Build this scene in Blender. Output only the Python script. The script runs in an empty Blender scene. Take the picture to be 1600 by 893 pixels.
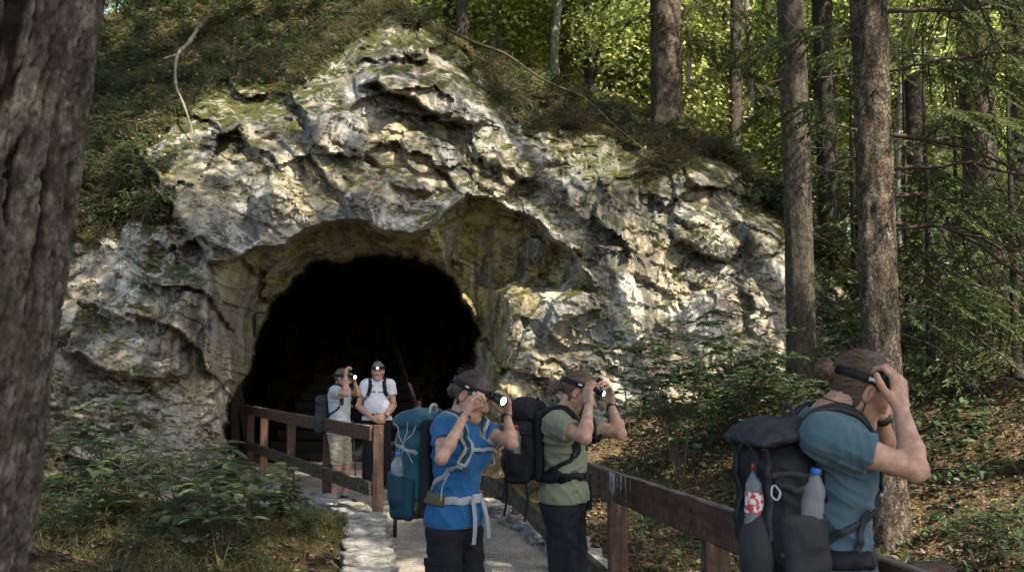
import bpy, math, random
import numpy as np
from mathutils import Vector
rng = np.random.default_rng(7)
random.seed(7)
SC = bpy.context.scene
COL = SC.collection
R = math.radians
# ------------------------------------------------------------------ camera
CAMZ, PITCH, F = 1.66, R(4.8), 1555.0
cam = bpy.data.cameras.new('camera')
cam.sensor_width = 36.0
cam.lens = 36.0 * F / 1600.0
cam.clip_end = 2000
cam.dof.use_dof = True
cam.dof.focus_distance = 7.0
cam.dof.aperture_fstop = 6.3
camo = bpy.data.objects.new('camera', cam)
COL.objects.link(camo)
camo.location = (0, 0, CAMZ)
camo.rotation_euler = (R(90) + PITCH, 0, 0)
SC.camera = camo
# ------------------------------------------------------------------ light
SUN = np.array([0.50, -0.50, 0.80]); SUN = SUN / np.linalg.norm(SUN)
elev = math.asin(SUN[2])
w = bpy.data.worlds.new('World'); SC.world = w; w.use_nodes = True
nt = w.node_tree
sky = nt.nodes.new('ShaderNodeTexSky'); sky.sky_type = 'NISHITA'; sky.sun_disc = False
sky.sun_elevation = elev; sky.sun_rotation = math.atan2(SUN[0], SUN[1])
sky.air_density = 1.0; sky.dust_density = 2.0
bg = nt.nodes['Background']; bg.inputs[1].default_value = 0.15
nt.links.new(sky.outputs[0], bg.inputs[0])
sl = bpy.data.lights.new('sun', 'SUN'); sl.energy = 4.2; sl.angle = R(0.55); sl.color = (1.0, 0.94, 0.84)
so = bpy.data.objects.new('sun', sl); COL.objects.link(so); so.location = (10, -10, 30)
so.rotation_euler = Vector(SUN).to_track_quat('Z', 'Y').to_euler()
vs = SC.view_settings
vs.view_transform = 'Standard'; vs.look = 'None'; vs.gamma = 1.0; vs.use_curve_mapping = False
vs.exposure = 1.62
vs.use_white_balance = True; vs.white_balance_temperature = 6800; vs.white_balance_tint = 10
SC.cycles.use_denoising = True
SC.cycles.max_bounces = 6; SC.cycles.diffuse_bounces = 4; SC.cycles.glossy_bounces = 2
SC.cycles.transmission_bounces = 4; SC.cycles.transparent_max_bounces = 6
SC.cycles.sample_clamp_indirect = 4.0

# ------------------------------------------------------------------ geometry helpers
def P(px, py, Y):
    """the point at depth Y that the photograph shows at pixel px, py"""
    a = (px - 800.0) / F; b = (446.5 - py) / F
    c, s = math.cos(PITCH), math.sin(PITCH)
    dx, dy, dz = a, c - s * b, s + c * b
    k = Y / dy
    return np.array([dx * k, Y, CAMZ + dz * k])
def Pv(px, py, Y):
    a = (px - 800.0) / F; b = (446.5 - py) / F
    c, s = math.cos(PITCH), math.sin(PITCH)
    k = Y / (c - s * b)
    return np.stack([a * k, Y + 0 * a, CAMZ + (s + c * b) * k], -1)
def nrm(v):
    v = np.asarray(v, float)
    return v / (np.linalg.norm(v, axis=-1, keepdims=True) + 1e-9)
def tag(o, label=None, cat=None, group=None, kind=None):
    if label: o['label'] = label
    if cat: o['category'] = cat
    if group: o['group'] = group
    if kind: o['kind'] = kind
    return o
def mesh_data(name, v, polys, mats, smooth=True, mi=None):
    """polys: list of int arrays (each M x k)"""
    if not isinstance(polys, list): polys = [polys]
    polys = [np.asarray(p, np.int32) for p in polys if len(p)]
    v = np.asarray(v, np.float32)
    me = bpy.data.meshes.new(name)
    me.vertices.add(len(v)); me.vertices.foreach_set('co', v.ravel())
    loops = np.concatenate([p.ravel() for p in polys]) if polys else np.zeros(0, np.int32)
    tot = np.concatenate([np.full(len(p), p.shape[1], np.int32) for p in polys]) if polys else np.zeros(0, np.int32)
    me.loops.add(len(loops)); me.loops.foreach_set('vertex_index', loops)
    me.polygons.add(len(tot))
    st = np.concatenate([[0], np.cumsum(tot)[:-1]]).astype(np.int32)
    me.polygons.foreach_set('loop_start', st)
    me.polygons.foreach_set('use_smooth', np.full(len(tot), bool(smooth)))
    if mi is not None: me.polygons.foreach_set('material_index', np.asarray(mi, np.int32))
    for m in (mats if isinstance(mats, (list, tuple)) else [mats]): me.materials.append(m)
    me.update(calc_edges=True); me.validate()
    return me
def link(name, me, parent=None, loc=None):
    o = bpy.data.objects.new(name, me); COL.objects.link(o)
    if parent is not None: o.parent = parent
    if loc is not None: o.location = loc
    return o
def obj(name, v, polys, *a, parent=None, smooth=True, mi=None):
    """v in world coordinates; stored relative to the parent's location.  a: [more polys], material, parent, smooth, indices"""
    if isinstance(a[0], np.ndarray): polys = [polys, a[0]]; a = a[1:]
    mats = a[0]
    if len(a) > 1: parent = a[1]
    if len(a) > 2: smooth = a[2]
    if len(a) > 3: mi = a[3]
    v = np.asarray(v, np.float64)
    if parent is not None: v = v - np.array(parent.location)
    return link(name, mesh_data(name, v, polys, mats, smooth, mi), parent)
def empty(name, loc, label, cat, group=None):
    o = bpy.data.objects.new(name, None); COL.objects.link(o)
    o.location = [float(c) for c in loc]; o.empty_display_size = 0.1
    return tag(o, label, cat, group)
class MB:
    """collects pieces of one mesh"""
    def __init__(s): s.v = []; s.p = {}; s.n = 0
    def add(s, v, *polys):
        v = np.asarray(v, float)
        for q in polys:
            q = np.asarray(q, np.int32)
            if len(q): s.p.setdefault(q.shape[1], []).append(q + s.n)
        s.v.append(v); s.n += len(v); return s
    def get(s):
        return np.concatenate(s.v), [np.concatenate(x) for x in s.p.values()]
    def build(s, name, mat, parent=None, smooth=True):
        v, p = s.get(); return obj(name, v, p, mat, parent, smooth)
def frame_along(pts):
    pts = np.asarray(pts, float); n = len(pts)
    T = np.zeros_like(pts); T[1:-1] = pts[2:] - pts[:-2]; T[0] = pts[1] - pts[0]; T[-1] = pts[-1] - pts[-2]
    T = nrm(T)
    ref = np.array([0, 0, 1.0]) if abs(T[0][2]) < 0.9 else np.array([1.0, 0, 0])
    A = np.zeros_like(pts); a = nrm(np.cross(ref, T[0]))
    for i in range(n):
        a = a - T[i] * np.dot(a, T[i]); a = nrm(a); A[i] = a
    return T, A, np.cross(T, A)
def tube(pts, rad, k=8, cap=True):
    pts = np.asarray(pts, float); n = len(pts)
    rad = np.broadcast_to(np.asarray(rad, float), (n,))
    T, A, B = frame_along(pts)
    th = np.arange(k) * 2 * math.pi / k
    ring = A[:, None] * np.cos(th)[None, :, None] + B[:, None] * np.sin(th)[None, :, None]
    v = pts[:, None] + ring * rad[:, None, None]
    idx = np.arange(n * k).reshape(n, k)
    q = np.stack([idx[:-1], np.roll(idx, -1, 1)[:-1], np.roll(idx, -1, 1)[1:], idx[1:]], -1).reshape(-1, 4)
    v = v.reshape(-1, 3)
    if cap:
        m = len(v); v = np.concatenate([v, pts[:1], pts[-1:]])
        j = np.arange(k); jn = (j + 1) % k
        t1 = np.stack([jn, j, np.full(k, m)], -1); t2 = np.stack([j + (n - 1) * k, jn + (n - 1) * k, np.full(k, m + 1)], -1)
        return v, q, np.concatenate([t1, t2])
    return v, q
def spline(pts, n):
    """Catmull-Rom through pts"""
    p = np.asarray(pts, float); m = len(p)
    if m == 2: return p[0] + (p[1] - p[0]) * np.linspace(0, 1, n)[:, None]
    e = np.concatenate([[2 * p[0] - p[1]], p, [2 * p[-1] - p[-2]]])
    t = np.linspace(0, m - 1 - 1e-6, n); i = t.astype(int); u = (t - i)[:, None]
    a, b, c, d = e[i], e[i + 1], e[i + 2], e[i + 3]
    return 0.5 * (2 * b + (c - a) * u + (2 * a - 5 * b + 4 * c - d) * u ** 2 + (3 * b - a - 3 * c + d) * u ** 3)
def ribbon(pts, nor, wid, th):
    """flat strap: rectangle section swept along pts, nor = outward normals"""
    pts = np.asarray(pts, float); n = len(pts); nor = nrm(np.asarray(nor, float))
    T = np.gradient(pts, axis=0); T = nrm(T)
    S = nrm(np.cross(T, nor)); N = np.cross(S, T)
    wid = np.broadcast_to(np.asarray(wid, float), (n,))[:, None] / 2
    c = [pts + S * wid, pts + S * wid * .9 + N * th, pts - S * wid * .9 + N * th, pts - S * wid]
    v = np.stack(c, 1).reshape(-1, 3); idx = np.arange(n * 4).reshape(n, 4)
    q = np.stack([idx[:-1], np.roll(idx, -1, 1)[:-1], np.roll(idx, -1, 1)[1:], idx[1:]], -1).reshape(-1, 4)
    return v, np.concatenate([q, idx[:1], idx[-1:, ::-1]])
def box(c, h, ax=None, bev=0.0, jit=0.0, rg=None):
    """bevelled box: centre, half sizes, axes"""
    ax = np.eye(3) if ax is None else np.asarray(ax, float)
    h = np.asarray(h, float); b = min(bev, *(h * .9)) if bev else 0
    sg = np.array([[x, y, z] for x in (-1, 1) for y in (-1, 1) for z in (-1, 1)], float)
    if not b:
        v = sg * h
        if jit: v = v + rg.normal(0, jit, v.shape)
        q = [[0, 1, 3, 2], [4, 6, 7, 5], [0, 4, 5, 1], [2, 3, 7, 6], [0, 2, 6, 4], [1, 5, 7, 3]]
        return np.asarray(c) + v @ ax, np.array(q)
    v = []
    for s in sg:
        for k in range(3):
            p = s * (h - b); p[k] = s[k] * h[k]; v.append(p)
    v = np.array(v)
    if jit: v = v + np.repeat(rg.normal(0, jit, (8, 3)), 3, 0)
    def I(x, y, z, k): return ((x > 0) * 4 + (y > 0) * 2 + (z > 0)) * 3 + k
    q = []; t = []
    for k in range(3):
        for s in (-1, 1):
            o = [0, 0, 0]; o[k] = s; a, bb = (k + 1) % 3, (k + 2) % 3; l = []
            for (p, r) in ((-1, -1), (1, -1), (1, 1), (-1, 1)):
                o[a] = p; o[bb] = r; l.append(I(*o, k))
            q.append(l if s > 0 else l[::-1])
    for k in range(3):
        a, bb = (k + 1) % 3, (k + 2) % 3
        for s1 in (-1, 1):
            for s2 in (-1, 1):
                o = [0, 0, 0]; o[a] = s1; o[bb] = s2
                o[k] = -1; p0, p1 = I(*o, a), I(*o, bb); o[k] = 1; p2, p3 = I(*o, bb), I(*o, a)
                l = [p0, p1, p2, p3]; q.append(l if s1 * s2 < 0 else l[::-1])
    for s in sg:
        l = [I(*s, 0), I(*s, 1), I(*s, 2)]; t.append(l if s[0] * s[1] * s[2] > 0 else l[::-1])
    return np.asarray(c) + v @ ax, np.array(q), np.array(t)

# ------------------------------------------------------------------ numeric noise
def _hash(ix, iy, seed):
    h = (ix.astype(np.int64) * 374761393 + iy.astype(np.int64) * 668265263 + seed * 974634777) & 0xffffffff
    h = ((h ^ (h >> 13)) * 1274126177) & 0xffffffff
    h = h ^ (h >> 16)
    return (h & 0xffffff) / float(0xffffff)
def vnoise(x, y, seed=0):
    x = np.asarray(x, float); y = np.asarray(y, float)
    ix = np.floor(x); iy = np.floor(y); fx = x - ix; fy = y - iy
    fx = fx * fx * fx * (fx * (fx * 6 - 15) + 10); fy = fy * fy * fy * (fy * (fy * 6 - 15) + 10)
    a = _hash(ix, iy, seed); b = _hash(ix + 1, iy, seed); c = _hash(ix, iy + 1, seed); d = _hash(ix + 1, iy + 1, seed)
    return (a + (b - a) * fx) * (1 - fy) + (c + (d - c) * fx) * fy
def fbm(x, y, seed=0, oct=4, gain=.5):
    s = 0; a = 1; t = 0
    for o in range(oct):
        s = s + a * (vnoise(x, y, seed + o) * 2 - 1); t += a; a *= gain; x = x * 2.03 + 17.1; y = y * 2.03 + 5.7
    return s / t
def cells(x, y, seed=0):
    """facets: per point the nearest jittered cell -> (random tilt plane height, edge distance)"""
    ix = np.floor(x); iy = np.floor(y); f1 = np.full(x.shape, 9.); f2 = np.full(x.shape, 9.); val = np.zeros(x.shape)
    for dx in (-1, 0, 1):
        for dy in (-1, 0, 1):
            cx = ix + dx; cy = iy + dy
            jx = cx + _hash(cx, cy, seed); jy = cy + _hash(cx, cy, seed + 1)
            d = np.hypot(x - jx, y - jy)
            v = (_hash(cx, cy, seed + 2) - .5) + (x - jx) * (_hash(cx, cy, seed + 3) - .5) * 1.6 + (y - jy) * (_hash(cx, cy, seed + 4) - .5) * 1.6
            m = d < f1
            f2 = np.where(m, f1, np.minimum(f2, d)); val = np.where(m, v, val); f1 = np.where(m, d, f1)
    return val, f2 - f1
def tps(c, q, reg=1e-3, power=1):
    """scattered interpolation (linear RBF r + plane)"""
    c = np.asarray(c, float); xy = c[:, :2]; n = len(c)
    r = np.linalg.norm(xy[:, None] - xy[None], axis=-1)
    A = np.zeros((n + 3, n + 3)); A[:n, :n] = np.sqrt(r ** 2 + reg); A[:n, n] = 1; A[:n, n + 1:] = xy
    A[n, :n] = 1; A[n + 1:, :n] = xy.T
    wgt = np.linalg.solve(A, np.concatenate([c[:, 2], [0, 0, 0]]))
    q = np.asarray(q, float); sh = q.shape[:-1]; q = q.reshape(-1, 2); out = np.empty(len(q))
    for i in range(0, len(q), 40000):
        d = np.sqrt(((q[i:i + 40000, None] - xy[None]) ** 2).sum(-1) + reg)
        out[i:i + 40000] = d @ wgt[:n] + wgt[n] + q[i:i + 40000] @ wgt[n + 1:]
    return out.reshape(sh)
def poly_dist(x, y, poly, closed=True):
    """distance to polyline, and inside mask"""
    pl = np.asarray(poly, float); n = len(pl); d = np.full(x.shape, 1e9); ins = np.zeros(x.shape, bool)
    for i in range(n if closed else n - 1):
        a = pl[i]; b = pl[(i + 1) % n]; e = b - a
        t = np.clip(((x - a[0]) * e[0] + (y - a[1]) * e[1]) / (e @ e + 1e-9), 0, 1)
        d = np.minimum(d, np.hypot(x - a[0] - t * e[0], y - a[1] - t * e[1]))
        if closed:
            c = (a[1] > y) != (b[1] > y)
            ins ^= c & (x < (b[0] - a[0]) * (y - a[1]) / (b[1] - a[1] + 1e-12) + a[0])
    return d, ins
def sstep(a, b, x):
    t = np.clip((x - a) / (b - a), 0, 1); return t * t * (3 - 2 * t)

# ------------------------------------------------------------------ materials
class Mat:
    def __init__(s, name, rough=.9, spec=.2):
        s.m = bpy.data.materials.new(name); s.m.use_nodes = True
        s.t = s.m.node_tree; s.b = s.t.nodes['Principled BSDF']; s.out = s.t.nodes['Material Output']
        s.b.inputs['Roughness'].default_value = rough; s.b.inputs['Specular IOR Level'].default_value = spec
        s._co = None
    def n(s, typ, **kw):
        x = s.t.nodes.new(typ)
        for k, v in kw.items(): setattr(x, k, v)
        return x
    def L(s, a, b): s.t.links.new(a, b)
    def co(s):
        if s._co is None: s._co = s.n('ShaderNodeTexCoord').outputs['Object']
        return s._co
    def scaled(s, sc, src=None, rot=(0, 0, 0)):
        m = s.n('ShaderNodeMapping'); m.inputs['Scale'].default_value = sc; m.inputs['Rotation'].default_value = rot
        s.L(src or s.co(), m.inputs['Vector']); return m.outputs[0]
    def noise(s, scale, detail=4, rough=.55, vec=None, dist=0.0):
        x = s.n('ShaderNodeTexNoise'); x.inputs['Scale'].default_value = scale; x.inputs['Detail'].default_value = detail
        x.inputs['Roughness'].default_value = rough; x.inputs['Distortion'].default_value = dist
        s.L(vec or s.co(), x.inputs['Vector']); return x.outputs[0]
    def vor(s, scale, feature='F1', vec=None, rnd=1.0, out='Distance'):
        x = s.n('ShaderNodeTexVoronoi', feature=feature); x.inputs['Scale'].default_value = scale
        x.inputs['Randomness'].default_value = rnd
        s.L(vec or s.co(), x.inputs['Vector']); return x.outputs[out]
    def ramp(s, fac, stops):
        x = s.n('ShaderNodeValToRGB'); e = x.color_ramp.elements
        while len(e) < len(stops): e.new(.5)
        for i, (p, c) in enumerate(stops):
            e[i].position = p; e[i].color = (c, c, c, 1) if not hasattr(c, '__len__') else (*c, 1)
        s.L(fac, x.inputs[0]); return x.outputs[0]
    def mix(s, fac, a, b, mode='MIX'):
        x = s.n('ShaderNodeMix', data_type='RGBA', blend_type=mode)
        for val, i in ((fac, 0), (a, 6), (b, 7)):
            if hasattr(val, 'is_output'): s.L(val, x.inputs[i])
            elif i == 0: x.inputs[0].default_value = val
            else: x.inputs[i].default_value = (*val, 1)
        return x.outputs[2]
    def math(s, op, a, b=0.0, clamp=False):
        x = s.n('ShaderNodeMath', operation=op); x.use_clamp = clamp
        for i, v in ((0, a), (1, b)):
            if hasattr(v, 'is_output'): s.L(v, x.inputs[i])
            else: x.inputs[i].default_value = v
        return x.outputs[0]
    def attr(s, name, out='Fac'):
        x = s.n('ShaderNodeAttribute'); x.attribute_name = name; return x.outputs[out]
    def nz(s):
        g = s.n('ShaderNodeNewGeometry'); x = s.n('ShaderNodeSeparateXYZ'); s.L(g.outputs['Normal'], x.inputs[0]); return x.outputs[2]
    def island(s): return s.n('ShaderNodeNewGeometry').outputs['Random Per Island']
    def bump(s, h, strength=.5, dist=.02, prev=None):
        x = s.n('ShaderNodeBump'); x.inputs['Strength'].default_value = strength; x.inputs['Distance'].default_value = dist
        s.L(h, x.inputs['Height'])
        if prev is not None: s.L(prev, x.inputs['Normal'])
        s.L(x.outputs[0], s.b.inputs['Normal']); return x.outputs[0]
    def color(s, c):
        if hasattr(c, 'is_output'): s.L(c, s.b.inputs['Base Color'])
        else: s.b.inputs['Base Color'].default_value = (*c, 1)
        return s
def leaf_mat(name, stops, trans=.45, rough=.5):
    m = Mat(name, rough, .3)
    col = m.ramp(m.island(), stops)
    m.color(col)
    tr = m.n('ShaderNodeBsdfTranslucent'); hs = m.n('ShaderNodeHueSaturation')
    hs.inputs['Hue'].default_value = .485; hs.inputs['Saturation'].default_value = 1.0; hs.inputs['Value'].default_value = 1.5
    m.L(col, hs.inputs['Color']); m.L(hs.outputs[0], tr.inputs[0])
    mx = m.n('ShaderNodeMixShader'); mx.inputs[0].default_value = trans
    m.L(m.b.outputs[0], mx.inputs[1]); m.L(tr.outputs[0], mx.inputs[2]); m.L(mx.outputs[0], m.out.inputs[0])
    return m.m
def simple_mat(name, c, rough=.8, spec=.3, var=.25, scale=30, bump=.15, dist=.004):
    m = Mat(name, rough, spec); c = np.array(c)
    n1 = m.noise(scale, 5, .6)
    m.color(m.mix(n1, tuple(c * (1 - var)), tuple(np.minimum(c * (1 + var), 1))))
    if bump: m.bump(n1, bump, dist)
    return m.m
# ================================================================== TERRAIN
# ---- rock face: relief of the cliff as depth behind each sight line's pixel coordinates
CTRL = np.array([
 (-250,750,12.5),(-250,450,13.5),(-250,200,15),(-250,0,18),(0,720,13),(150,720,13.6),(300,720,14.6),(365,680,15.4),
 (0,450,14.5),(120,500,14.2),(250,520,14.2),(330,500,14.9),(385,500,15.7),(380,600,15.6),
 (0,300,15.5),(130,300,15.8),(200,330,15.2),(280,300,14.9),(340,390,14.7),
 (200,240,15.6),(300,200,15.9),(400,250,15.5),(450,340,15.2),(550,330,15.3),(640,360,15.4),
 (500,150,16.5),(550,230,16.0),(650,300,15.7),(700,250,16.2),(600,100,16.7),(620,40,17.4),(700,130,16.5),(770,180,16.7),
 (800,260,16.4),(850,240,16.8),(850,320,16.0),(930,300,16.3),(930,430,15.5),(1000,300,16.3),(1000,450,15.5),(1000,600,14.9),
 (900,560,15.0),(850,640,14.8),(780,700,14.8),(900,700,13.8),(1000,700,13.6),
 (1100,300,16.3),(1100,400,15.8),(1100,500,15.5),(1100,640,14.6),(1200,360,16.4),(1200,500,15.7),(1200,620,14.8),(1300,430,16.4),
 (1300,550,15.6),(1300,640,14.9),(1420,560,16),(1420,700,14),
 (150,200,17.6),(300,120,18.1),(450,100,18.0),(150,30,20.6),(300,0,20.8),(450,-15,20.8),(600,0,19.3),(700,50,18.9),(760,95,18.9),
 (850,110,19.2),(900,175,17.8),(1000,180,19.0),(1000,232,17.0),(1100,215,18.6),(1100,262,17.0),(1200,290,17.9),(1260,335,17.6),
 (1340,420,17.2),(1400,470,17)])
RIDGE = np.array([(-300,45),(-100,40),(100,35),(200,16),(300,6),(400,2),(500,4),(600,6),(660,22),(700,48),(760,92),(850,112),(920,140),(1000,176),
                  (1060,190),(1120,222),(1180,270),(1240,322),(1290,372),(1340,430),(1400,500),(1450,560)], float)
HOLE = np.array([(352,720),(355,641),(372,607),(391,569),(404,518),(423,480),(447,450),(483,412),(500,408),(534,411),(562,400),(589,396),(623,398),(655,404),
                 (690,424),(715,450),(735,482),(747,515),(746,552),(735,590),(728,640),(735,740),(560,760)], float)
LIP = np.array([(325,403),(355,407),(398,388),(440,378),(470,360),(508,342),(555,339),(598,360),(640,365),(674,352),(691,335),(725,305),(751,303),
                (789,318),(832,335),(866,373),(896,399),(930,437),(934,458),(896,463),(862,480),(819,518),(802,552),(782,600),(775,660),(770,760),
                (350,760),(338,650),(330,540)], float)
SOILLINE = np.array([(-300,300),(-100,300),(60,360),(120,385),(160,372),(190,345),(215,338),(250,336),(262,318),(240,300),(215,285),(195,262),(215,235),(260,205),(300,190),
   (330,160),(355,134),(380,150),(410,166),(440,166),(465,148),(500,122),(526,112),(546,92),(566,70),(590,36),(615,22),(650,52),(680,72),
   (722,98),(752,130),(775,170),(800,208),(830,226),(880,216),(920,222),(975,238),(1000,250),(1006,290),(1040,292),(1062,278),(1092,256),
   (1130,262),(1165,290),(1195,320),(1218,352),(1240,380),(1290,410),(1350,470),(1460,600),(1500,-200),(-300,-200)], float)
SOILLINE[:, 1] -= np.where((SOILLINE[:, 0] > 290) & (SOILLINE[:, 0] < 1240) & (SOILLINE[:, 1] > -100), 17 * np.clip((SOILLINE[:, 1] - 20) / 60, 0, 1), 0)
# overhang ledges: (polyline, depth step, reach below, reach above)
LEDGES = [
 ([(560,140),(585,128),(620,146),(661,166),(700,190),(735,194),(772,189)], .55, 26, 30),
 ([(552,100),(600,92),(640,86),(676,80)], .30, 12, 22),
 ([(191,257),(205,275),(222,290),(250,312),(272,330),(300,360),(322,386),(343,404)], .42, 30, 34),
 ([(222,250),(250,276),(285,296),(330,300),(380,312),(430,330)], -.18, 30, 30),
 ([(96,545),(130,558),(166,580),(200,584),(230,592),(256,590),(270,575)], .55, 34, 30),
 ([(116,473),(160,480),(205,505),(242,532)], .22, 22, 26),
 ([(318,622),(340,610),(356,603),(374,598)], .30, 16, 18),
 ([(700,225),(737,243),(760,255),(782,264),(815,280),(853,293),(885,310),(903,330),(925,355),(940,365)], .28, 16, 26),
 ([(520,210),(560,240),(585,250),(600,270)], .18, 16, 18),
 ([(600,285),(640,300),(672,300),(690,282)], .25, 18, 18),
 ([(1000,296),(1020,305),(1040,330)], .2, 14, 16),
 ([(1047,349),(1062,372),(1080,388),(1112,401),(1143,406),(1158,385),(1168,360)], .45, 24, 26),
 ([(1050,300),(1062,275),(1090,262),(1120,280)], -.28, 20, 16),
 ([(1120,300),(1150,300),(1180,322)], .25, 18, 18),
 ([(870,520),(900,500),(945,478)], .2, 20, 20),
 ([(940,560),(980,590),(1030,600)], .18, 18, 24),
 ([(120,640),(180,655),(240,640)], .2, 18, 20),
 ([(820,600),(850,570),(880,555)], .18, 16, 20),
 ([(400,205),(440,225),(470,250),(480,290)], .16, 14, 16),
 ([(980,420),(1020,440),(1060,470),(1080,500)], .16, 16, 18),
]
def step_lines(x, y, D):
    for pl, st, rb, ra in LEDGES:
        pl = np.array(pl, float)
        pl[:, 1] += 0
        best = np.full(x.shape, 1e9); sg = np.zeros(x.shape); en = np.zeros(x.shape)
        n = len(pl) - 1
        for i in range(n):
            a, b = pl[i], pl[i + 1]; e = b - a; l = np.hypot(*e)
            t = ((x - a[0]) * e[0] + (y - a[1]) * e[1]) / l ** 2; tc = np.clip(t, 0, 1)
            d = np.hypot(x - a[0] - tc * e[0], y - a[1] - tc * e[1]); m = d < best
            s = (x - a[0]) * e[1] - (y - a[1]) * e[0]
            best = np.where(m, d, best); sg = np.where(m, np.sign(-s), sg)
            en = np.where(m, (i + tc) / n, en)
        taper = np.clip(np.minimum(en, 1 - en) * 5, .0, 1)
        off = fbm(x / 9., y / 9., 77, 2) * 5
        sd = best * sg + off
        f = 1 / (1 + np.exp(-sd / 1.3))
        D = D + st * taper * (f * np.exp(-np.maximum(sd, 0) / rb) - .6 * (1 - f) * np.exp(np.minimum(sd, 0) / ra))
    return D
STEP = 2.6
gx = np.arange(-260, 1440, STEP); gy = np.arange(-20, 800, STEP)
RX, RY = np.meshgrid(gx, gy)
WX = RX + fbm(RX / 40, RY / 40, 3, 3) * 9; WY = RY + fbm(RX / 40, RY / 40, 9, 3) * 9
D = tps(CTRL, np.stack([RX, RY], -1))
_, soil_in = poly_dist(WX, WY, SOILLINE)
ds, _ = poly_dist(WX, WY, SOILLINE)
soil_sd = np.where(soil_in, -ds, ds)                        # negative inside the soil
rockiness = sstep(-22, 12, soil_sd)
D = step_lines(WX, WY, D)
# recess behind the arch lip, then the cave itself
dl, inl = poly_dist(WX, WY, LIP); dh, inh = poly_dist(RX + fbm(RX / 26, RY / 26, 5, 4) * 11, RY + fbm(RX / 26, RY / 26, 6, 4) * 11, HOLE)
q = dl / (dl + dh + 1e-6)
leftside = sstep(430, 340, RX) * sstep(380, 460, RY)
lowright = sstep(425, 470, RY) * sstep(745, 800, RX)
stepup = .45 * (1 - leftside) * (1 - lowright) * sstep(0, 6, dl)
rec = np.where(inl, stepup + (1.35 - .25 * leftside) * q ** (.9 + .7 * lowright), -.22 * np.exp(-dl / 22) * (1 - leftside) * (1 - lowright))
rec = np.where(inl & inh, stepup + 1.5 + 6 * sstep(0, 2.0, dh) + np.minimum(dh * .5, 22.0), rec)
# secondary folds inside the soffit
fold = np.zeros_like(D)
for (a, b, st) in (((725, 330), (700, 420), .35), ((700, 400), (770, 560), .45), ((860, 390), (800, 540), .3), ((905, 460), (820, 400), .25), ((470, 375), (600, 380), .2)):
    a = np.array(a, float); b = np.array(b, float); e = b - a; l = np.hypot(*e)
    t = ((WX - a[0]) * e[0] + (WY - a[1]) * e[1]) / l ** 2
    s = ((WX - a[0]) * e[1] - (WY - a[1]) * e[0]) / l
    fold += st * np.exp(-np.maximum(np.abs(t - .5) - .5, 0) ** 2 * 20) * np.tanh(s / 5) * np.exp(-np.abs(s) / 45)
D = D + rec + .55 * fold * inl * ~inh
# facets + fractal roughness
c1, e1 = cells(WX / 105 + .35 * WY / 105, WY / 78 - .25 * WX / 105, 11)
c2, e2 = cells(WX / 46 + .4 * WY / 46, WY / 30, 21)
c3, e3 = cells(WX / 13, WY / 10 + .3 * WX / 13, 31)
rid = 1 - np.abs(fbm(WX / 60, WY / 42, 41, 4)) * 2
c4, e4 = cells(RX / 7.5 + .4 * RY / 7.5, RY / 6, 33)
# slabs: each bulges outwards on its way down and breaks back under a sharp ledge
def slabs(nxn, nyn, L, seed, wob=.8): 
    t = (RX * nxn + RY * nyn) / L + fbm(RX / 130, RY / 130, seed, 2) * wob + fbm(RX / 22, RY / 22, seed + 4, 3) * .13
    return -(t - np.floor(t)) + .5, _hash(np.floor(t), np.floor((RX * nyn - RY * nxn) / (L * 1.7) + .5 * np.sin(np.floor(t) * 7.3)), seed)
s1, h1 = slabs(-.50, .86, 92, 501); s2, h2 = slabs(.45, .89, 60, 511); s3, h3 = slabs(-.35, .93, 26, 521)
m1 = sstep(-.25, .15, fbm(RX / 140, RY / 110, 531, 2)); m2 = sstep(-.1, .25, fbm(RX / 110, RY / 100, 535, 2)); m3 = sstep(-.05, .3, fbm(RX / 70, RY / 60, 539, 2))
rough = c1 * .38 + s1 * .44 * m1 * (.4 + h1) + s2 * .10 * m2 * (.3 + h2) + s3 * .075 * m3 * (.3 + h3) + c2 * .035 + c3 * .022 + c4 * .016 + fbm(WX / 8, WY / 6, 51, 2) * .018 + fbm(WX / 150, WY / 120, 61, 3) * .35
rough += -.10 * np.exp(-e2 * 14) * (fbm(WX / 50, WY / 50, 88, 2) > 0) - .08 * (rid > .93)
left_strata = sstep(330, 200, RX) * sstep(560, 620, RY)
rough += left_strata * .07 * np.sin(WY / 2.9 + fbm(WX / 40, WY / 24, 71, 4) * 7)
amp = np.where(inl & inh, .8, np.where(inl, .85, 1.0))
D = D + rough * rockiness * amp
Ed = np.pad(D, 1, mode='edge'); Db = (Ed[:-2, 1:-1] + Ed[2:, 1:-1] + Ed[1:-1, :-2] + Ed[1:-1, 2:] + 8 * D) / 12; D = np.where(inh, D, Db)
# soil: lumps
D = D + (1 - rockiness) * (fbm(WX / 60, WY / 45, 81, 4) * .55 + fbm(WX / 14, WY / 10, 82, 3) * .14)
D = D - .14 * np.exp(-((soil_sd + 6) / 9.) ** 2)            # sod bulging over the rock edge
V = Pv(RX, RY, D)
ny, nx = RX.shape
ridge_y = np.interp(RX[0], RIDGE[:, 0], RIDGE[:, 1]) + fbm(RX[0] / 25, RX[0] * 0, 5, 3) * 5
vid = np.arange(ny * nx).reshape(ny, nx)
Q = np.stack([vid[:-1, :-1], vid[1:, :-1], vid[1:, 1:], vid[:-1, 1:]], -1)
keep = RY[:-1, :-1] > ridge_y[None, :-1] - STEP
issoil = (soil_sd[:-1, :-1] < 0)
def sub(mask, name, mat, extra=None, smooth=True):
    q = Q[mask]; u, inv = np.unique(q.ravel(), return_inverse=True)
    o = obj(name, V.reshape(-1, 3)[u], inv.reshape(-1, 4), mat, None, smooth)
    if extra:
        for k, a in extra.items():
            at = o.data.attributes.new(k, 'FLOAT', 'POINT'); at.data.foreach_set('value', a.ravel()[u].astype(np.float32))
    return o
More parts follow.
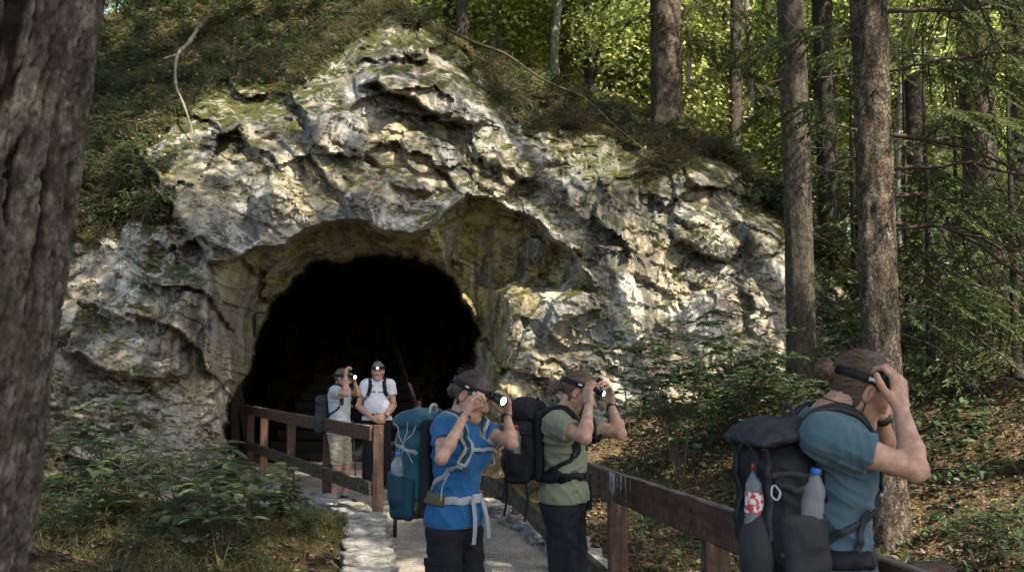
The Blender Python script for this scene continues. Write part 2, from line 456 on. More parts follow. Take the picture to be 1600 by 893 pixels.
# ---- materials
m = Mat('limestone', .9, .15)
big = m.noise(.55, 5, .6); mid = m.noise(2.2, 6, .65, dist=.6); fine = m.noise(14, 8, .7)
col = m.ramp(m.math('ADD', m.math('ADD', m.math('MULTIPLY', big, .50), m.math('MULTIPLY', mid, .32)), m.math('MULTIPLY', fine, .18)), [(.36, (.15, .148, .142)), (.45, (.32, .31, .28)), (.54, (.49, .465, .41)), (.66, (.63, .60, .53))])
och = m.ramp(m.noise(1.1, 5, .6, m.scaled((1, 1, .7))), [(.42, 0), (.58, 1)])
col = m.mix(m.math('MULTIPLY', och, .60), col, m.ramp(fine, [(.3, (.22, .16, .065)), (.7, (.62, .48, .26))]))
alg = m.attr('algae'); alg2 = m.math('MULTIPLY', alg, m.ramp(m.noise(1.7, 5, .65), [(.36, 0), (.55, 1)]))
col = m.mix(alg2, col, m.ramp(m.noise(6, 6, .7), [(.35, (.10, .075, .026)), (.5, (.30, .24, .09)), (.66, (.50, .42, .17))]))
wea = m.math('MULTIPLY', m.ramp(m.noise(.9, 6, .68, m.scaled((1, 1, .6)), .5), [(.44, 0), (.60, 1)]), m.ramp(fine, [(.30, 1), (.68, .45)]))
col = m.mix(m.math('MULTIPLY', wea, .62), col, (.19, .192, .19))
stv = m.noise(1.0, 6, .65, m.scaled((2.6, 2.6, .35)), .3)
stk = m.math('MULTIPLY', m.ramp(stv, [(.49, 0), (.57, 1)]), m.ramp(big, [(.38, 0), (.50, 1)]))
stk = m.math('ADD', m.math('MULTIPLY', stk, .8), m.math('MULTIPLY', m.attr('stain'), m.ramp(m.noise(3, 6, .7, m.scaled((2, 2, .5))), [(.33, 0), (.55, 1)])), True)
col = m.mix(m.math('MULTIPLY', stk, .88), col, (.035, .037, .042))
pit = m.ramp(m.noise(9, 8, .75), [(.33, 1), (.40, 0)])
col = m.mix(m.math('MULTIPLY', pit, .3), col, (.05, .048, .036))
wv = m.n('ShaderNodeVectorMath', operation='ADD'); nv = m.n('ShaderNodeTexNoise'); nv.inputs['Scale'].default_value = 1.8; nv.inputs['Detail'].default_value = 6; m.L(m.co(), nv.inputs['Vector']); m.L(m.co(), wv.inputs[0]); m.L(nv.outputs['Color'], wv.inputs[1])
cr = m.math('MULTIPLY', m.ramp(m.vor(1.7, 'DISTANCE_TO_EDGE', wv.outputs[0]), [(.0, 1), (.02, 0)]), m.ramp(m.noise(1.2, 4, .6), [(.45, 0), (.55, 1)]))
col = m.mix(m.math('MULTIPLY', cr, .75), col, (.05, .045, .035))
mossn = m.math('MULTIPLY', m.ramp(m.nz(), [(.30, 0), (.75, 1)]), m.ramp(m.noise(2.6, 6, .7), [(.42, 0), (.56, 1)]))
mossn = m.math('ADD', mossn, m.math('MULTIPLY', m.attr('moss'), m.ramp(m.noise(4.5, 6, .7), [(.44, 0), (.54, 1)])), True)
col = m.mix(mossn, col, m.ramp(m.noise(20, 5, .7), [(.3, (.014, .016, .005)), (.7, (.085, .085, .022))]))
m.color(col)
b1 = m.bump(m.noise(4, 12, .66, dist=.4), .4, .035)
b2 = m.bump(m.noise(17, 8, .72, m.scaled((1, 1, .55)), 1.2), .6, .02, b1)
m.bump(m.noise(60, 6, .75), .7, .012, b2)
M_rock = m.m
def soil_mat(name, a, b, c, litter):
    m = Mat(name, 1, .05)
    n1 = m.noise(1.6, 6, .65); n2 = m.noise(26, 6, .7)
    col = m.ramp(m.math('ADD', m.math('MULTIPLY', n1, .6), m.math('MULTIPLY', n2, .4)), [(.36, a), (.5, b), (.62, c)])
    if litter:
        v = m.vor(42, 'F1', None, 1, 'Color'); sp = m.n('ShaderNodeSeparateColor'); m.L(v, sp.inputs[0])
        lf = m.ramp(sp.outputs[0], [(.0, (.035, .024, .014)), (.55, (.11, .07, .038)), (.9, (.24, .165, .09)), (1, (.34, .26, .16))])
        col = m.mix(m.math('MULTIPLY', m.ramp(n1, [(.40, 0), (.55, 1)]), litter), col, lf)
    m.color(col); b = m.bump(n2, .8, .04); m.bump(m.vor(40), .6, .02, b)
    return m.m
M_soil = soil_mat('forest_soil', (.010, .012, .004), (.034, .038, .011), (.06, .062, .02), .35)
M_ground = soil_mat('litter_ground', (.016, .015, .008), (.045, .036, .018), (.095, .07, .038), .85)
blob = lambda cx, cy, sx, sy: np.exp(-((WX - cx) / sx) ** 2 - ((WY - cy) / sy) ** 2)
algae = np.clip(np.where(inl & ~inh, .95, 0) * sstep(0, 12, dl) * (1 - .55 * leftside) + .8 * blob(420, 300, 60, 40) + .6 * blob(300, 260, 70, 30) + .7 * blob(1110, 380, 50, 25)
        + .7 * blob(200, 590, 90, 20) + .5 * blob(640, 200, 60, 40) + .8 * blob(760, 590, 30, 60), 0, 1)
stain = np.clip(1.0 * blob(610, 75, 75, 48) + .5 * blob(720, 150, 50, 30) + .7 * blob(330, 230, 70, 22) + .6 * blob(400, 190, 60, 30) + .8 * blob(960, 300, 50, 60) + .7 * blob(1080, 300, 60, 30) + .8 * blob(820, 300, 16, 60) + .6 * blob(540, 300, 12, 60) + .6 * blob(250, 480, 14, 80) + .9 * blob(690, 250, 45, 60) + .9 * blob(306, 470, 20, 90) + .85 * blob(935, 420, 25, 110) + blob(1165, 400, 18, 80) + .7 * blob(940, 560, 24, 90)
        + .6 * blob(470, 190, 40, 40) + .5 * blob(650, 330, 60, 12) + .8 * blob(1010, 330, 30, 60) + .7 * blob(320, 560, 22, 60) + .7 * blob(860, 560, 30, 60), 0, 1)
moss = np.clip(np.exp(-((soil_sd) / 26.) ** 2) * 1.1 + .8 * blob(235, 400, 14, 60) + .7 * blob(340, 170, 60, 30) + .6 * blob(600, 60, 70, 40) + .5 * blob(880, 260, 80, 30) + .6 * blob(800, 690, 50, 20), 0, 1)
tag(sub(keep & ~issoil, 'rock_terrain', M_rock, {'algae': algae, 'stain': stain, 'moss': moss}, False), kind='structure')
tag(sub(keep & issoil, 'hill', M_soil), kind='structure')
# ---- the land behind the ridge
ri = [int(np.argmax(RY[:, i] > ridge_y[i] - STEP)) for i in range(nx)]
crest = V[np.array(ri), np.arange(nx)][::4]
rows = [crest]
for dy, dz in ((.5, -.06), (1.5, .1), (4, .2), (9, .0), (20, -.3), (45, 1.0)):
    r = crest.copy(); r[:, 1] += dy; r[:, 0] *= 1 + dy * .012
    r[:, 2] += dz + fbm(r[:, 0] * .5, r[:, 1] * .5, 4, 3) * .35 * min(1, dy)
    r[:, 2] = np.maximum(r[:, 2], .8); rows.append(r)
bv = np.stack(rows); kx = bv.shape[1]; ib = np.arange(bv.shape[0] * kx).reshape(-1, kx)
tag(obj('hilltop_land', bv.reshape(-1, 3), np.stack([ib[:-1, :-1], ib[:-1, 1:], ib[1:, 1:], ib[1:, :-1]], -1).reshape(-1, 4), M_soil), kind='structure')
def hill_z(x, y):
    """height of the land behind the ridge"""
    j = np.argmin(np.abs(crest[:, 0] - x)); return crest[j, 2]

# ---- ground
PL = np.array([(.30, 0), (-.15, 3), (-.52, 5), (-1.0, 8.1), (-1.42, 10.8), (-2.35, 12.6), (-3.1, 14.2), (-4.2, 16.4), (-4.6, 18)])
PR = np.array([(2.0, 0), (1.30, 3.4), (.97, 4.9), (.70, 6.4), (.45, 8.6), (.05, 10.8), (-.4, 12.0), (-.7, 14.2), (-.6, 16.4), (-.4, 18)])
GC = np.array([(-2, 6, .40), (-3, 5, .6), (-3, 3, .7), (-5, 2, 1.0), (-3.76, 9, .62), (-2.9, 9, .42), (-2.06, 10, .2), (-1.35, 8.1, .02), (-1.0, 6, .03), (-.6, 3, .03), (-1.8, 11, .02),
 (-5, 12.4, -.9), (-3.6, 12.4, -1.1), (-2.9, 11.9, -.75), (-3.4, 13.4, -1.2), (-6.5, 12, -.1), (-8, 9, 1), (-12, 6, 2.2), (-12, 14, 1), (0, 0, .02), (-3, -3, .6), (3, -3, -.3),
 (1.6, 3.4, -.35), (1.35, 5, -.25), (1.0, 6.6, -.1), (.8, 8.6, .02), (.5, 10.8, .08), (0, 12.2, .25), (-.2, 14, .5), (2, 9, .12), (2.5, 5, -.2), (3.3, 9, .12), (1.6, 15, 1.05), (2.7, 12, .62), (3.8, 13, 1.25), (6, 12, 1.7),
 (4.6, 8, .5), (4, 5, .1), (6, 5, .6), (4.6, 10, .85), (7, 8.5, 1.5), (8, 15, 2.5), (6, 20, 1.9), (10, 25, 3), (12, 12, 3), (15, 35, 4.5), (30, 30, 7), (25, 55, 6), (8, 50, 4), (20, 5, 4), (10, 0, 2)])
xs = np.concatenate([np.arange(-14, -6, .5), np.arange(-6, 7, .11), np.arange(7, 45, .7)])
ys = np.concatenate([np.arange(-4, 2.5, .4), np.arange(2.5, 16.5, .11), np.arange(16.5, 75, 1.0)])
GX, GY = np.meshgrid(xs, ys)
PATH = np.concatenate([PL, PR[::-1]])
def ground_z(x, y, micro=True):
    x = np.asarray(x, float); y = np.asarray(y, float)
    z = tps(GC, np.stack([x, y], -1), .05)
    if micro: z = z + fbm(x * 1.3, y * 1.3, 91, 4) * .10 + fbm(x * 6, y * 6, 95, 2) * .025
    d, ins = poly_dist(x, y, PATH)
    k = np.where(ins, 0, sstep(.05, .5, d))
    z = z * k - .03 * (1 - k)
    cav = (x > -5.2) & (x < .2) & (y > 15.2)
    return np.where(cav & (x < -.1), -.03, z)
GZ = ground_z(GX, GY)
GZ = np.where((GX < 2.0) & (GY > 17.5), -.5, GZ)
ig = np.arange(GX.size).reshape(GX.shape)
tag(obj('ground', np.stack([GX, GY, GZ], -1).reshape(-1, 3), np.stack([ig[:-1, :-1], ig[:-1, 1:], ig[1:, 1:], ig[1:, :-1]], -1).reshape(-1, 4), M_ground), kind='structure')
# ---- gravel path
m = Mat('gravel_path', .95, .1)
n1 = m.ramp(m.noise(1.1, 6, .68, None, .6), [(.36, 0), (.62, 1)]); n2 = m.noise(90, 4, .7); v = m.vor(75, 'F1', None, 1, 'Color'); sp = m.n('ShaderNodeSeparateColor'); m.L(v, sp.inputs[0])
col = m.mix(n1, (.145, .122, .093), (.31, .275, .225)); col = m.mix(m.ramp(sp.outputs[0], [(.0, .55), (.5, 0)]), col, (.085, .072, .056))
col = m.mix(m.ramp(sp.outputs[1], [(.86, 0), (.9, .7)]), col, (.42, .40, .36)); m.color(col)
b = m.bump(m.vor(75), .8, .012); m.bump(n2, .5, .006, b)
M_path = m.m
tt = np.linspace(0, 18, 150)
lx = np.interp(tt, PL[:, 1], PL[:, 0]); rx = np.interp(tt, PR[:, 1], PR[:, 0]); u = np.linspace(0, 1, 26)
px_ = lx[:, None] * (1 - u) + rx[:, None] * u; py_ = np.repeat(tt[:, None], 26, 1)
pz_ = .006 + fbm(px_ * 2, py_ * 2, 14, 3) * .022 + .012 * np.sin(u * math.pi)[None]
ip = np.arange(px_.size).reshape(px_.shape)
tag(obj('path', np.stack([px_, py_, pz_], -1).reshape(-1, 3), np.stack([ip[:-1, :-1], ip[:-1, 1:], ip[1:, 1:], ip[1:, :-1]], -1).reshape(-1, 4), M_path), kind='structure')
# cave floor and the stone steps climbing inside
cf = np.array([(-6, 17.2, .0), (1.5, 17.2, .0), (1.5, 46, 0), (-9, 46, 0)]); 
tag(obj('cave_ground', cf, np.array([[0, 1, 2, 3]]), M_path, smooth=False), kind='structure')
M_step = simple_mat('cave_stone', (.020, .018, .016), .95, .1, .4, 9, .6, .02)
st = empty('stone_stairway', (-3.6, 18.2, 0), 'dark stone stairs rising inside the cave behind the railing', 'stairs')
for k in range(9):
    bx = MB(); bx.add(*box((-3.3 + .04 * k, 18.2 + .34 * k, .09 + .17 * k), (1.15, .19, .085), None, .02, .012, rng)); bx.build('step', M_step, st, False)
# ---- kerb stones
m = Mat('kerb_limestone', .9, .15)
f1 = m.noise(7, 8, .7); col = m.ramp(f1, [(.3, (.10, .095, .08)), (.5, (.34, .32, .28)), (.7, (.55, .53, .48))])
col = m.mix(m.ramp(m.noise(3, 5, .6), [(.5, 0), (.62, .7)]), col, (.06, .06, .03)); m.color(col); m.bump(m.noise(16, 9, .75), 1, .05)
M_kerb = m.m
def rough_block(c, h, ang, seed, name, label, cat, group):
    r = np.random.default_rng(seed); n = 13
    g = np.linspace(-1, 1, n); v = []; 
    # subdivided box by projecting a cube grid, rounded and chipped
    q = []; base = 0; fs = []
    for ax in range(3):
        for s in (-1, 1):
            A, B = np.meshgrid(g, g); p = np.zeros((n, n, 3)); p[..., ax] = s; p[..., (ax + 1) % 3] = A; p[..., (ax + 2) % 3] = B
            v.append(p.reshape(-1, 3)); i = np.arange(n * n).reshape(n, n) + base; base += n * n
            f = np.stack([i[:-1, :-1], i[:-1, 1:], i[1:, 1:], i[1:, :-1]], -1).reshape(-1, 4); fs.append(f if s > 0 else f[:, ::-1])
    v = np.concatenate(v); rr = np.linalg.norm(v, axis=1, keepdims=True); sph = v / rr
    v = v * .84 + sph * .16 * 1.25
    off = fbm(v[:, 0] * 2 + seed * 3.1 + v[:, 2] * 1.7, v[:, 1] * 2 + v[:, 2] * 2.3, seed, 4) * .30 + fbm(v[:, 0] * 7 + v[:, 2] * 5 + seed, v[:, 1] * 7 + v[:, 2] * 6, seed + 3, 3) * .10
    v = v * (1 + off[:, None]) * np.asarray(h)
    ca, sa = math.cos(ang), math.sin(ang); x = v[:, 0] * ca - v[:, 1] * sa; y = v[:, 0] * sa + v[:, 1] * ca
    o = obj(name, np.stack([x + c[0], y + c[1], v[:, 2] + c[2]], -1), np.concatenate(fs), M_kerb)
    bm_weld(o.data); return tag(o, label, cat, group)
def bm_weld(me):
    import bmesh
    bm = bmesh.new(); bm.from_mesh(me); bmesh.ops.remove_doubles(bm, verts=bm.verts, dist=.0008); bm.to_mesh(me); bm.free()
    me.polygons.foreach_set('use_smooth', np.ones(len(me.polygons), bool))
y0 = 5.2; k = 0
while y0 < 12.6:
    ln = .42 + .28 * rng.random(); ym = y0 + ln / 2
    x = np.interp(ym, PL[:, 1], PL[:, 0]) - .15; x2 = np.interp(ym + .2, PL[:, 1], PL[:, 0]) - .15
    rough_block((x, ym, .02), (.19 + .03 * rng.random(), ln / 2 * .97, .12), -math.atan2(x2 - x, .2), 200 + k, 'kerb_stone',
                'rough pale limestone block in the kerb along the grassy side of the path', 'kerb stone', 'pale kerb stones beside the grass bank')
    y0 += ln + .005; k += 1
for k, (x, y, a, b_) in enumerate(((-.22, 11.75, .42, .13), (.18, 10.6, .42, .17), (.36, 9.85, .36, .18), (.52, 9.1, .34, .17), (.62, 8.3, .4, .19), (.78, 7.4, .42, .18))):
    rough_block((x, y, .02), (b_, a, .10), .35 if y > 10 else .12, 300 + k, 'kerb_stone', 'rough pale limestone block in the kerb along the leafy side of the path', 'kerb stone', 'pale kerb stones beside the leaf litter')
# ================================================================== VEGETATION
def leaf_quads(p, d, n, ln, wr=.5, fold=.18, curl=.15):
    """p base points, d axis, n leaf normal; each leaf two quads folded along the midrib"""
    p = np.asarray(p, float); N = len(p); d = nrm(d); s = nrm(np.cross(d, n)); n = np.cross(s, d)
    ln = np.broadcast_to(np.asarray(ln, float), (N,))[:, None]; w = ln * wr * .5
    t = p + d * ln - n * ln * curl
    l1 = p + d * ln * .33 + s * w + n * w * fold; l2 = p + d * ln * .70 + s * w * .8 + n * (w * fold - ln * curl * .5)
    r1 = p + d * ln * .33 - s * w + n * w * fold; r2 = p + d * ln * .70 - s * w * .8 + n * (w * fold - ln * curl * .5)
    v = np.stack([p, l1, l2, t, r2, r1], 1).reshape(-1, 3); b = (np.arange(N) * 6)[:, None]
    return v, np.concatenate([b + [0, 1, 2, 3], b + [0, 3, 4, 5]])
def rdir(N, zs=1.0, rg=rng):
    v = rg.normal(size=(N, 3)); v[:, 2] *= zs; return nrm(v)
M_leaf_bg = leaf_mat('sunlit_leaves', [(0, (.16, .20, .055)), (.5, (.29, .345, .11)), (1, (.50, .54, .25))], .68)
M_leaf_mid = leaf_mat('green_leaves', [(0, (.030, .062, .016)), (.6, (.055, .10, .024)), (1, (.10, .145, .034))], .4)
M_leaf_shrub = leaf_mat('shrub_leaves', [(0, (.030, .055, .020)), (.7, (.055, .090, .034)), (1, (.095, .125, .05))], .35)
M_leaf_fg = leaf_mat('broad_leaves', [(0, (.042, .062, .026)), (.6, (.068, .095, .040)), (1, (.11, .13, .055))], .3, .75)
M_fern = leaf_mat('fern_leaves', [(0, (.06, .10, .025)), (1, (.12, .16, .05))], .4)
M_needle = leaf_mat('spruce_needles', [(0, (.028, .042, .015)), (.6, (.055, .075, .024)), (1, (.11, .125, .04))], .3)
M_grass = leaf_mat('grass_blades', [(0, (.035, .045, .012)), (.45, (.07, .08, .02)), (.75, (.13, .115, .045)), (1, (.22, .17, .085))], .35)
M_dry = leaf_mat('dry_grass', [(0, (.030, .034, .011)), (.45, (.058, .060, .021)), (.75, (.10, .082, .04)), (1, (.19, .15, .085))], .3)
M_litter = leaf_mat('dry_leaves', [(0, (.030, .020, .012)), (.5, (.070, .047, .028)), (.82, (.13, .092, .056)), (.94, (.28, .21, .135)), (1, (.34, .25, .09))], .15)
def bark_mat(name, a, b, c, sc, moss=.0, bd=.03):
    m = Mat(name, .95, .1)
    wv = m.n('ShaderNodeVectorMath', operation='ADD'); ws = m.n('ShaderNodeVectorMath', operation='SCALE'); ws.inputs['Scale'].default_value = .12; nv = m.n('ShaderNodeTexNoise'); nv.inputs['Scale'].default_value = 22; nv.inputs['Detail'].default_value = 5; m.L(m.co(), nv.inputs['Vector']); m.L(nv.outputs['Color'], ws.inputs[0]); m.L(m.scaled((1, 1, .5)), wv.inputs[0]); m.L(ws.outputs[0], wv.inputs[1])
    v = m.vor(sc * 1.3, 'DISTANCE_TO_EDGE', wv.outputs[0]); n1 = m.noise(sc * .8, 7, .7, m.scaled((1, 1, .5))); n2 = m.noise(1.3, 4, .6)
    col = m.ramp(m.math('ADD', m.math('MULTIPLY', n1, .75), m.math('MULTIPLY', n2, .25)), [(.33, a), (.5, b), (.66, c)])
    col = m.mix(m.math('MULTIPLY', m.ramp(v, [(.0, .9), (.10, 0)]), m.ramp(m.noise(11, 3, .6), [(.38, 0), (.55, 1)])), col, tuple(np.array(a) * .45))
    if moss: col = m.mix(m.math('MULTIPLY', m.ramp(m.noise(2.3, 6, .7), [(.52, 0), (.62, 1)]), moss), col, (.045, .05, .015))
    m.color(col); b1 = m.bump(m.ramp(v, [(0, 0), (.16, 1)]), .8, bd); m.bump(n1, .7, bd * .6, b1)
    return m.m
M_spruce = bark_mat('spruce_bark', (.035, .028, .022), (.095, .078, .06), (.19, .16, .125), 26, .3, .02)
M_flaky = bark_mat('flaky_bark', (.035, .027, .02), (.105, .083, .062), (.23, .19, .14), 17, .35, .03)
M_pale = bark_mat('pale_bark', (.10, .09, .075), (.26, .24, .20), (.42, .39, .33), 14, .3, .02)
M_darkbark = bark_mat('dark_bark', (.02, .017, .014), (.05, .042, .033), (.10, .085, .065), 20, .3, .02)
M_twig = simple_mat('twig_bark', (.085, .065, .045), .9, .1, .5, 40, .4, .005)
M_dead = simple_mat('dead_wood', (.058, .046, .035), .9, .1, .5, 30, .4, .005)
M_paleroot = simple_mat('bare_root', (.17, .145, .11), .9, .1, .4, 30, .4, .005)
def trunk_mesh(base, top, r0, r1, k=40, n=120, amp=.012, seed=0, flare=.35, bend=.06, fu=.09, fv=.22):
    base = np.asarray(base, float); top = np.asarray(top, float); s = np.linspace(0, 1, n); L = np.linalg.norm(top - base)
    ax = base + (top - base) * s[:, None]
    ax[:, 0] += fbm(s * 3, s * 0, seed, 3) * bend * s ** .5; ax[:, 1] += fbm(s * 3, s * 0 + 9, seed, 3) * bend * s ** .5
    r = r0 + (r1 - r0) * s + r0 * flare * np.exp(-s * L / .28)
    th = np.arange(k) * 2 * math.pi / k
    S, TH = np.meshgrid(s * L, th, indexing='ij'); Rr = r[:, None] * (1 + .05 * np.sin(TH * 3 + seed) + .03 * np.sin(TH * 5 + S))
    Rr = Rr + r0 * .22 * np.exp(-S / .25) * np.sin(TH * 5 + seed)
    # bark plates: the seam noise is periodic round the trunk
    C, SN = np.cos(TH) * r0 / fu, np.sin(TH) * r0 / fu
    f = fbm(C + S / fv * .3 + 50, SN + S / fv + seed, seed, 4); g = fbm(C * 2 + 9, SN * 2 + S / fv * 2, seed + 5, 3)
    Rr = Rr + amp * (1 - 2.4 * np.abs(f)) + amp * .5 * g
    v = np.stack([ax[:, 0][:, None] + np.cos(TH) * Rr, ax[:, 1][:, None] + np.sin(TH) * Rr, ax[:, 2][:, None] + 0 * TH], -1)
    idx = np.arange(n * k).reshape(n, k)
    q = np.stack([idx[:-1], np.roll(idx, -1, 1)[:-1], np.roll(idx, -1, 1)[1:], idx[1:]], -1).reshape(-1, 4)
    return v.reshape(-1, 3), q, ax
# ---- conifer foliage: drooping boughs with flat sprays of needles
def bough(o, az, L, droop, rg, mb_w, nl, dens=1.0, r=.018):
    n = 12; s = np.linspace(0, 1, n); d = np.array([math.cos(az), math.sin(az), 0])
    pts = o + d * (L * s)[:, None]; pts[:, 2] += L * (.10 * s - droop * s ** 1.6 + .12 * droop * s ** 5)
    pts[:, :2] += rg.normal(0, .02 * L, (n, 2)).cumsum(0) * .3
    mb_w.add(*tube(pts, r * (1 - .85 * s), 5, False))
    side = np.array([-d[1], d[0], 0])
    m = int(16 * L * dens)
    for i in range(m):
        t = .22 + .78 * (i + rg.random()) / m; c = pts[min(int(t * (n - 1)), n - 2)]; c = c + (pts[min(int(t * (n - 1)) + 1, n - 1)] - c) * ((t * (n - 1)) % 1)
        sg = 1 if i % 2 else -1
        l2 = (.20 + .50 * L * .42 * (1 - t) + .12) * (.6 + .7 * rg.random())
        dd = nrm(d * (.55 + .3 * rg.random()) + side * sg * (.9 + .2 * rg.random()) + np.array([0, 0, -.25 - .5 * rg.random() * (1 + droop)]))
        k = max(4, int(l2 / .045)); u = (np.arange(k) + .3) / k
        base = c + dd * (l2 * u)[:, None]; base[:, 2] -= .10 * l2 * u ** 2
        for sgn in (1, -1):
            ax = nrm(dd * .8 + np.cross(dd, [0, 0, 1]) * sgn * .8 + rg.normal(0, .15, (k, 3)))
            nl.append((base, ax, np.tile([0, 0, 1.0], (k, 1)) + rg.normal(0, .35, (k, 3)), .05 + .07 * rg.random(k) * (1 - .5 * u)))
        nl.append((base, np.tile(dd, (k, 1)), np.tile([0, 0, 1.0], (k, 1)) + rg.normal(0, .3, (k, 3)), np.full(k, l2 / k * 1.7)))
def needles_obj(name, nl, mb, parent):
    p, a, n, l = (np.concatenate([x[i] for x in nl]) for i in range(4))
    v, q = leaf_quads(p, a, n, l, .30, .1, .1)
    o = obj(name, v, q, M_needle, parent, False)
    return o
def conifer(loc, top, r0, r1, label, boughs, bark, seed, amp=.012, n=160, k=40, group=None, name='spruce_tree', up=None, dead=None, flare=.35, bend=.06, moss=None):
    rg = np.random.default_rng(seed); t = empty(name, loc, label, 'tree', group)
    v, q, ax = trunk_mesh(loc, top, r0, r1, k, n, amp, seed, flare, bend); obj('trunk', v, q, bark, t)
    mb = MB(); nl = []
    at = lambda z: np.array([np.interp(z, ax[:, 2], ax[:, 0]), np.interp(z, ax[:, 2], ax[:, 1]), z])
    for (z, az, L, droop) in boughs: bough(at(z), R(az), L, droop, rg, mb, nl)
    if up:
        z0, z1, Lm, cnt = up
        for i in range(cnt):
            z = z0 + (z1 - z0) * (i + rg.random()) / cnt; bough(at(z), rg.random() * 6.283, Lm * (1.1 - .8 * (z - z0) / (z1 - z0)), .25 + .3 * rg.random(), rg, mb, nl, .8)
    if nl:
        c = needles_obj('crown', nl, mb, t)
        b = mb.build('bough_wood', M_twig, c)
    return t, at
def dead_branch(at, z, az, L, sag, rg, t, r=.02, twigs=8, lift=.15):
    """bare branch with twigs, one mesh"""
    n = 14; s = np.linspace(0, 1, n); d = np.array([math.cos(az), math.sin(az), 0]); o = at(z)
    p = o + d * (L * s)[:, None]; p[:, 2] += L * (lift * s - sag * s ** 2); p += rg.normal(0, .017 * L, (n, 3)).cumsum(0) * .6; p[0] = o
    mb = MB(); mb.add(*tube(p, r * (1 - .8 * s) + .002, 6))
    for i in range(twigs):
        k = rg.integers(3, n - 1); l = L * (.10 + .28 * rg.random()); dd = nrm(d * .6 + rg.normal(0, .7, 3) + [0, 0, -.25])
        m = 6; u = np.linspace(0, 1, m); w = p[k] + dd * (l * u)[:, None] + rg.normal(0, .02 * l, (m, 3)).cumsum(0)
        mb.add(*tube(w, r * .38 * (1 - .8 * u) + .0012, 4))
    return mb.build('branch', M_dead, t)
# ---- broadleaf crown
def crown_leaves(c, rad, n, size, seed, clumps=26, flat=.45):
    rg = np.random.default_rng(seed); cc = rdir(clumps, 1, rg) * (rg.random((clumps, 1)) ** .5) * .95
    cr = (.20 + .26 * rg.random(clumps)); k = rg.integers(0, clumps, n)
    off = rdir(n, 1, rg) * (rg.random((n, 1)) ** .42) * cr[k][:, None]; off[:, 2] *= flat
    p = (cc[k] + off) * np.asarray(rad) + np.asarray(c)
    nn = nrm(np.array([0, 0, 1.0]) + rg.normal(0, .5, (n, 3))); d = rdir(n, .5, rg); d[:, 2] -= .25
    return leaf_quads(p, d, nn, size * (.6 + .8 * rg.random(n)), .62), cc * np.asarray(rad) + np.asarray(c)
def broad_proto(seed, H, r0, c, rad, nleaf, size, mat, bark, label, group, name='broadleaf_tree'):
    t = empty(name, (0, 0, 0), label, 'tree', group); rg = np.random.default_rng(seed)
    v, q, ax = trunk_mesh((0, 0, -.6), (.3, .2, H), r0, r0 * .35, 14, 40, r0 * .05, seed, .3, .5)
    mb = MB(); mb.add(v, q); (lv, lq), cl = crown_leaves(c, rad, nleaf, size, seed)
    for p in cl[:14]:
        z = max(1.0, min(H * .95, p[2] - np.hypot(p[0], p[1]) * .8)); o = np.array([np.interp(z, ax[:, 2], ax[:, 0]), np.interp(z, ax[:, 2], ax[:, 1]), z])
        mid = (o + p) / 2 + [0, 0, .25]; pts = spline([o, mid, p], 7); mb.add(*tube(pts, np.linspace(r0 * .3, .01, 7), 5, False))
    mb.build('trunk', bark, t); obj('crown', lv, lq, mat, t, False); return t
def copy_tree(o, loc, rz=0, sc=1.0, label=None, group=None):
    r = o.copy(); COL.objects.link(r); r.location = loc; r.rotation_euler = (0, 0, rz); r.scale = (sc, sc, sc)
    if label: r['label'] = label
    if group: r['group'] = group
    for ch in o.children:
        c = ch.copy(); COL.objects.link(c); c.parent = r
        for g in ch.children:
            d = g.copy(); COL.objects.link(d); d.parent = c
    return r
SHADE_TREES = [((7.2, 2.0, 0), 12, (6.8, 2.8, 11.6), (2.7, 2.4, 1.9), 4500, 302), ((7.4, 6.5, 0), 12, (4.0, 6.6, 11.6), (2.7, 2.3, 1.8), 8500, 310), ((-5.4, 7.0, .5), 11, (0.1, 8.6, 10.9), (2.7, 2.3, 1.6), 6500, 311), ((-5.5, -3.5, .6), 10, (0.4, -2.6, 8.6), (4.0, 3.2, 1.8), 10000, 312), ((6.5, .5, 0), 9, (4.6, -.5, 8.6), (2.5, 2.5, 1.7), 9000, 307), ((-4.5, 4.5, .5), 9, (-2.6, 5.4, 9.6), (2.8, 3.0, 1.8), 8000, 308), ((8.0, -1.5, 0), 12, (6.6, -1.6, 11.5), (4.2, 4.6, 2.8), 9000, 301), ((4.5, -7, 0), 11, (4.5, -5, 10.5), (4, 4, 2.6), 11000, 303),
 ((7.8, 9.0, 2), 14, (3.0, 9.2, 13.5), (3.6, 3.6, 2.6), 1500, 304), ((-6.5, 8.0, 1), 13, (-2.2, 9.0, 13), (4.0, 3.4, 2.4), 2200, 305), ((11, 12, 3), 16, (9.5, 10.0, 16), (3.6, 3.6, 3.0), 1200, 306), ((-9.5, 12.5, 2), 15, (-2.8, 13.4, 14.8), (3.8, 3.2, 2.2), 11000, 309)]  # out-of-view crowns added to shade the hikers, path and rock
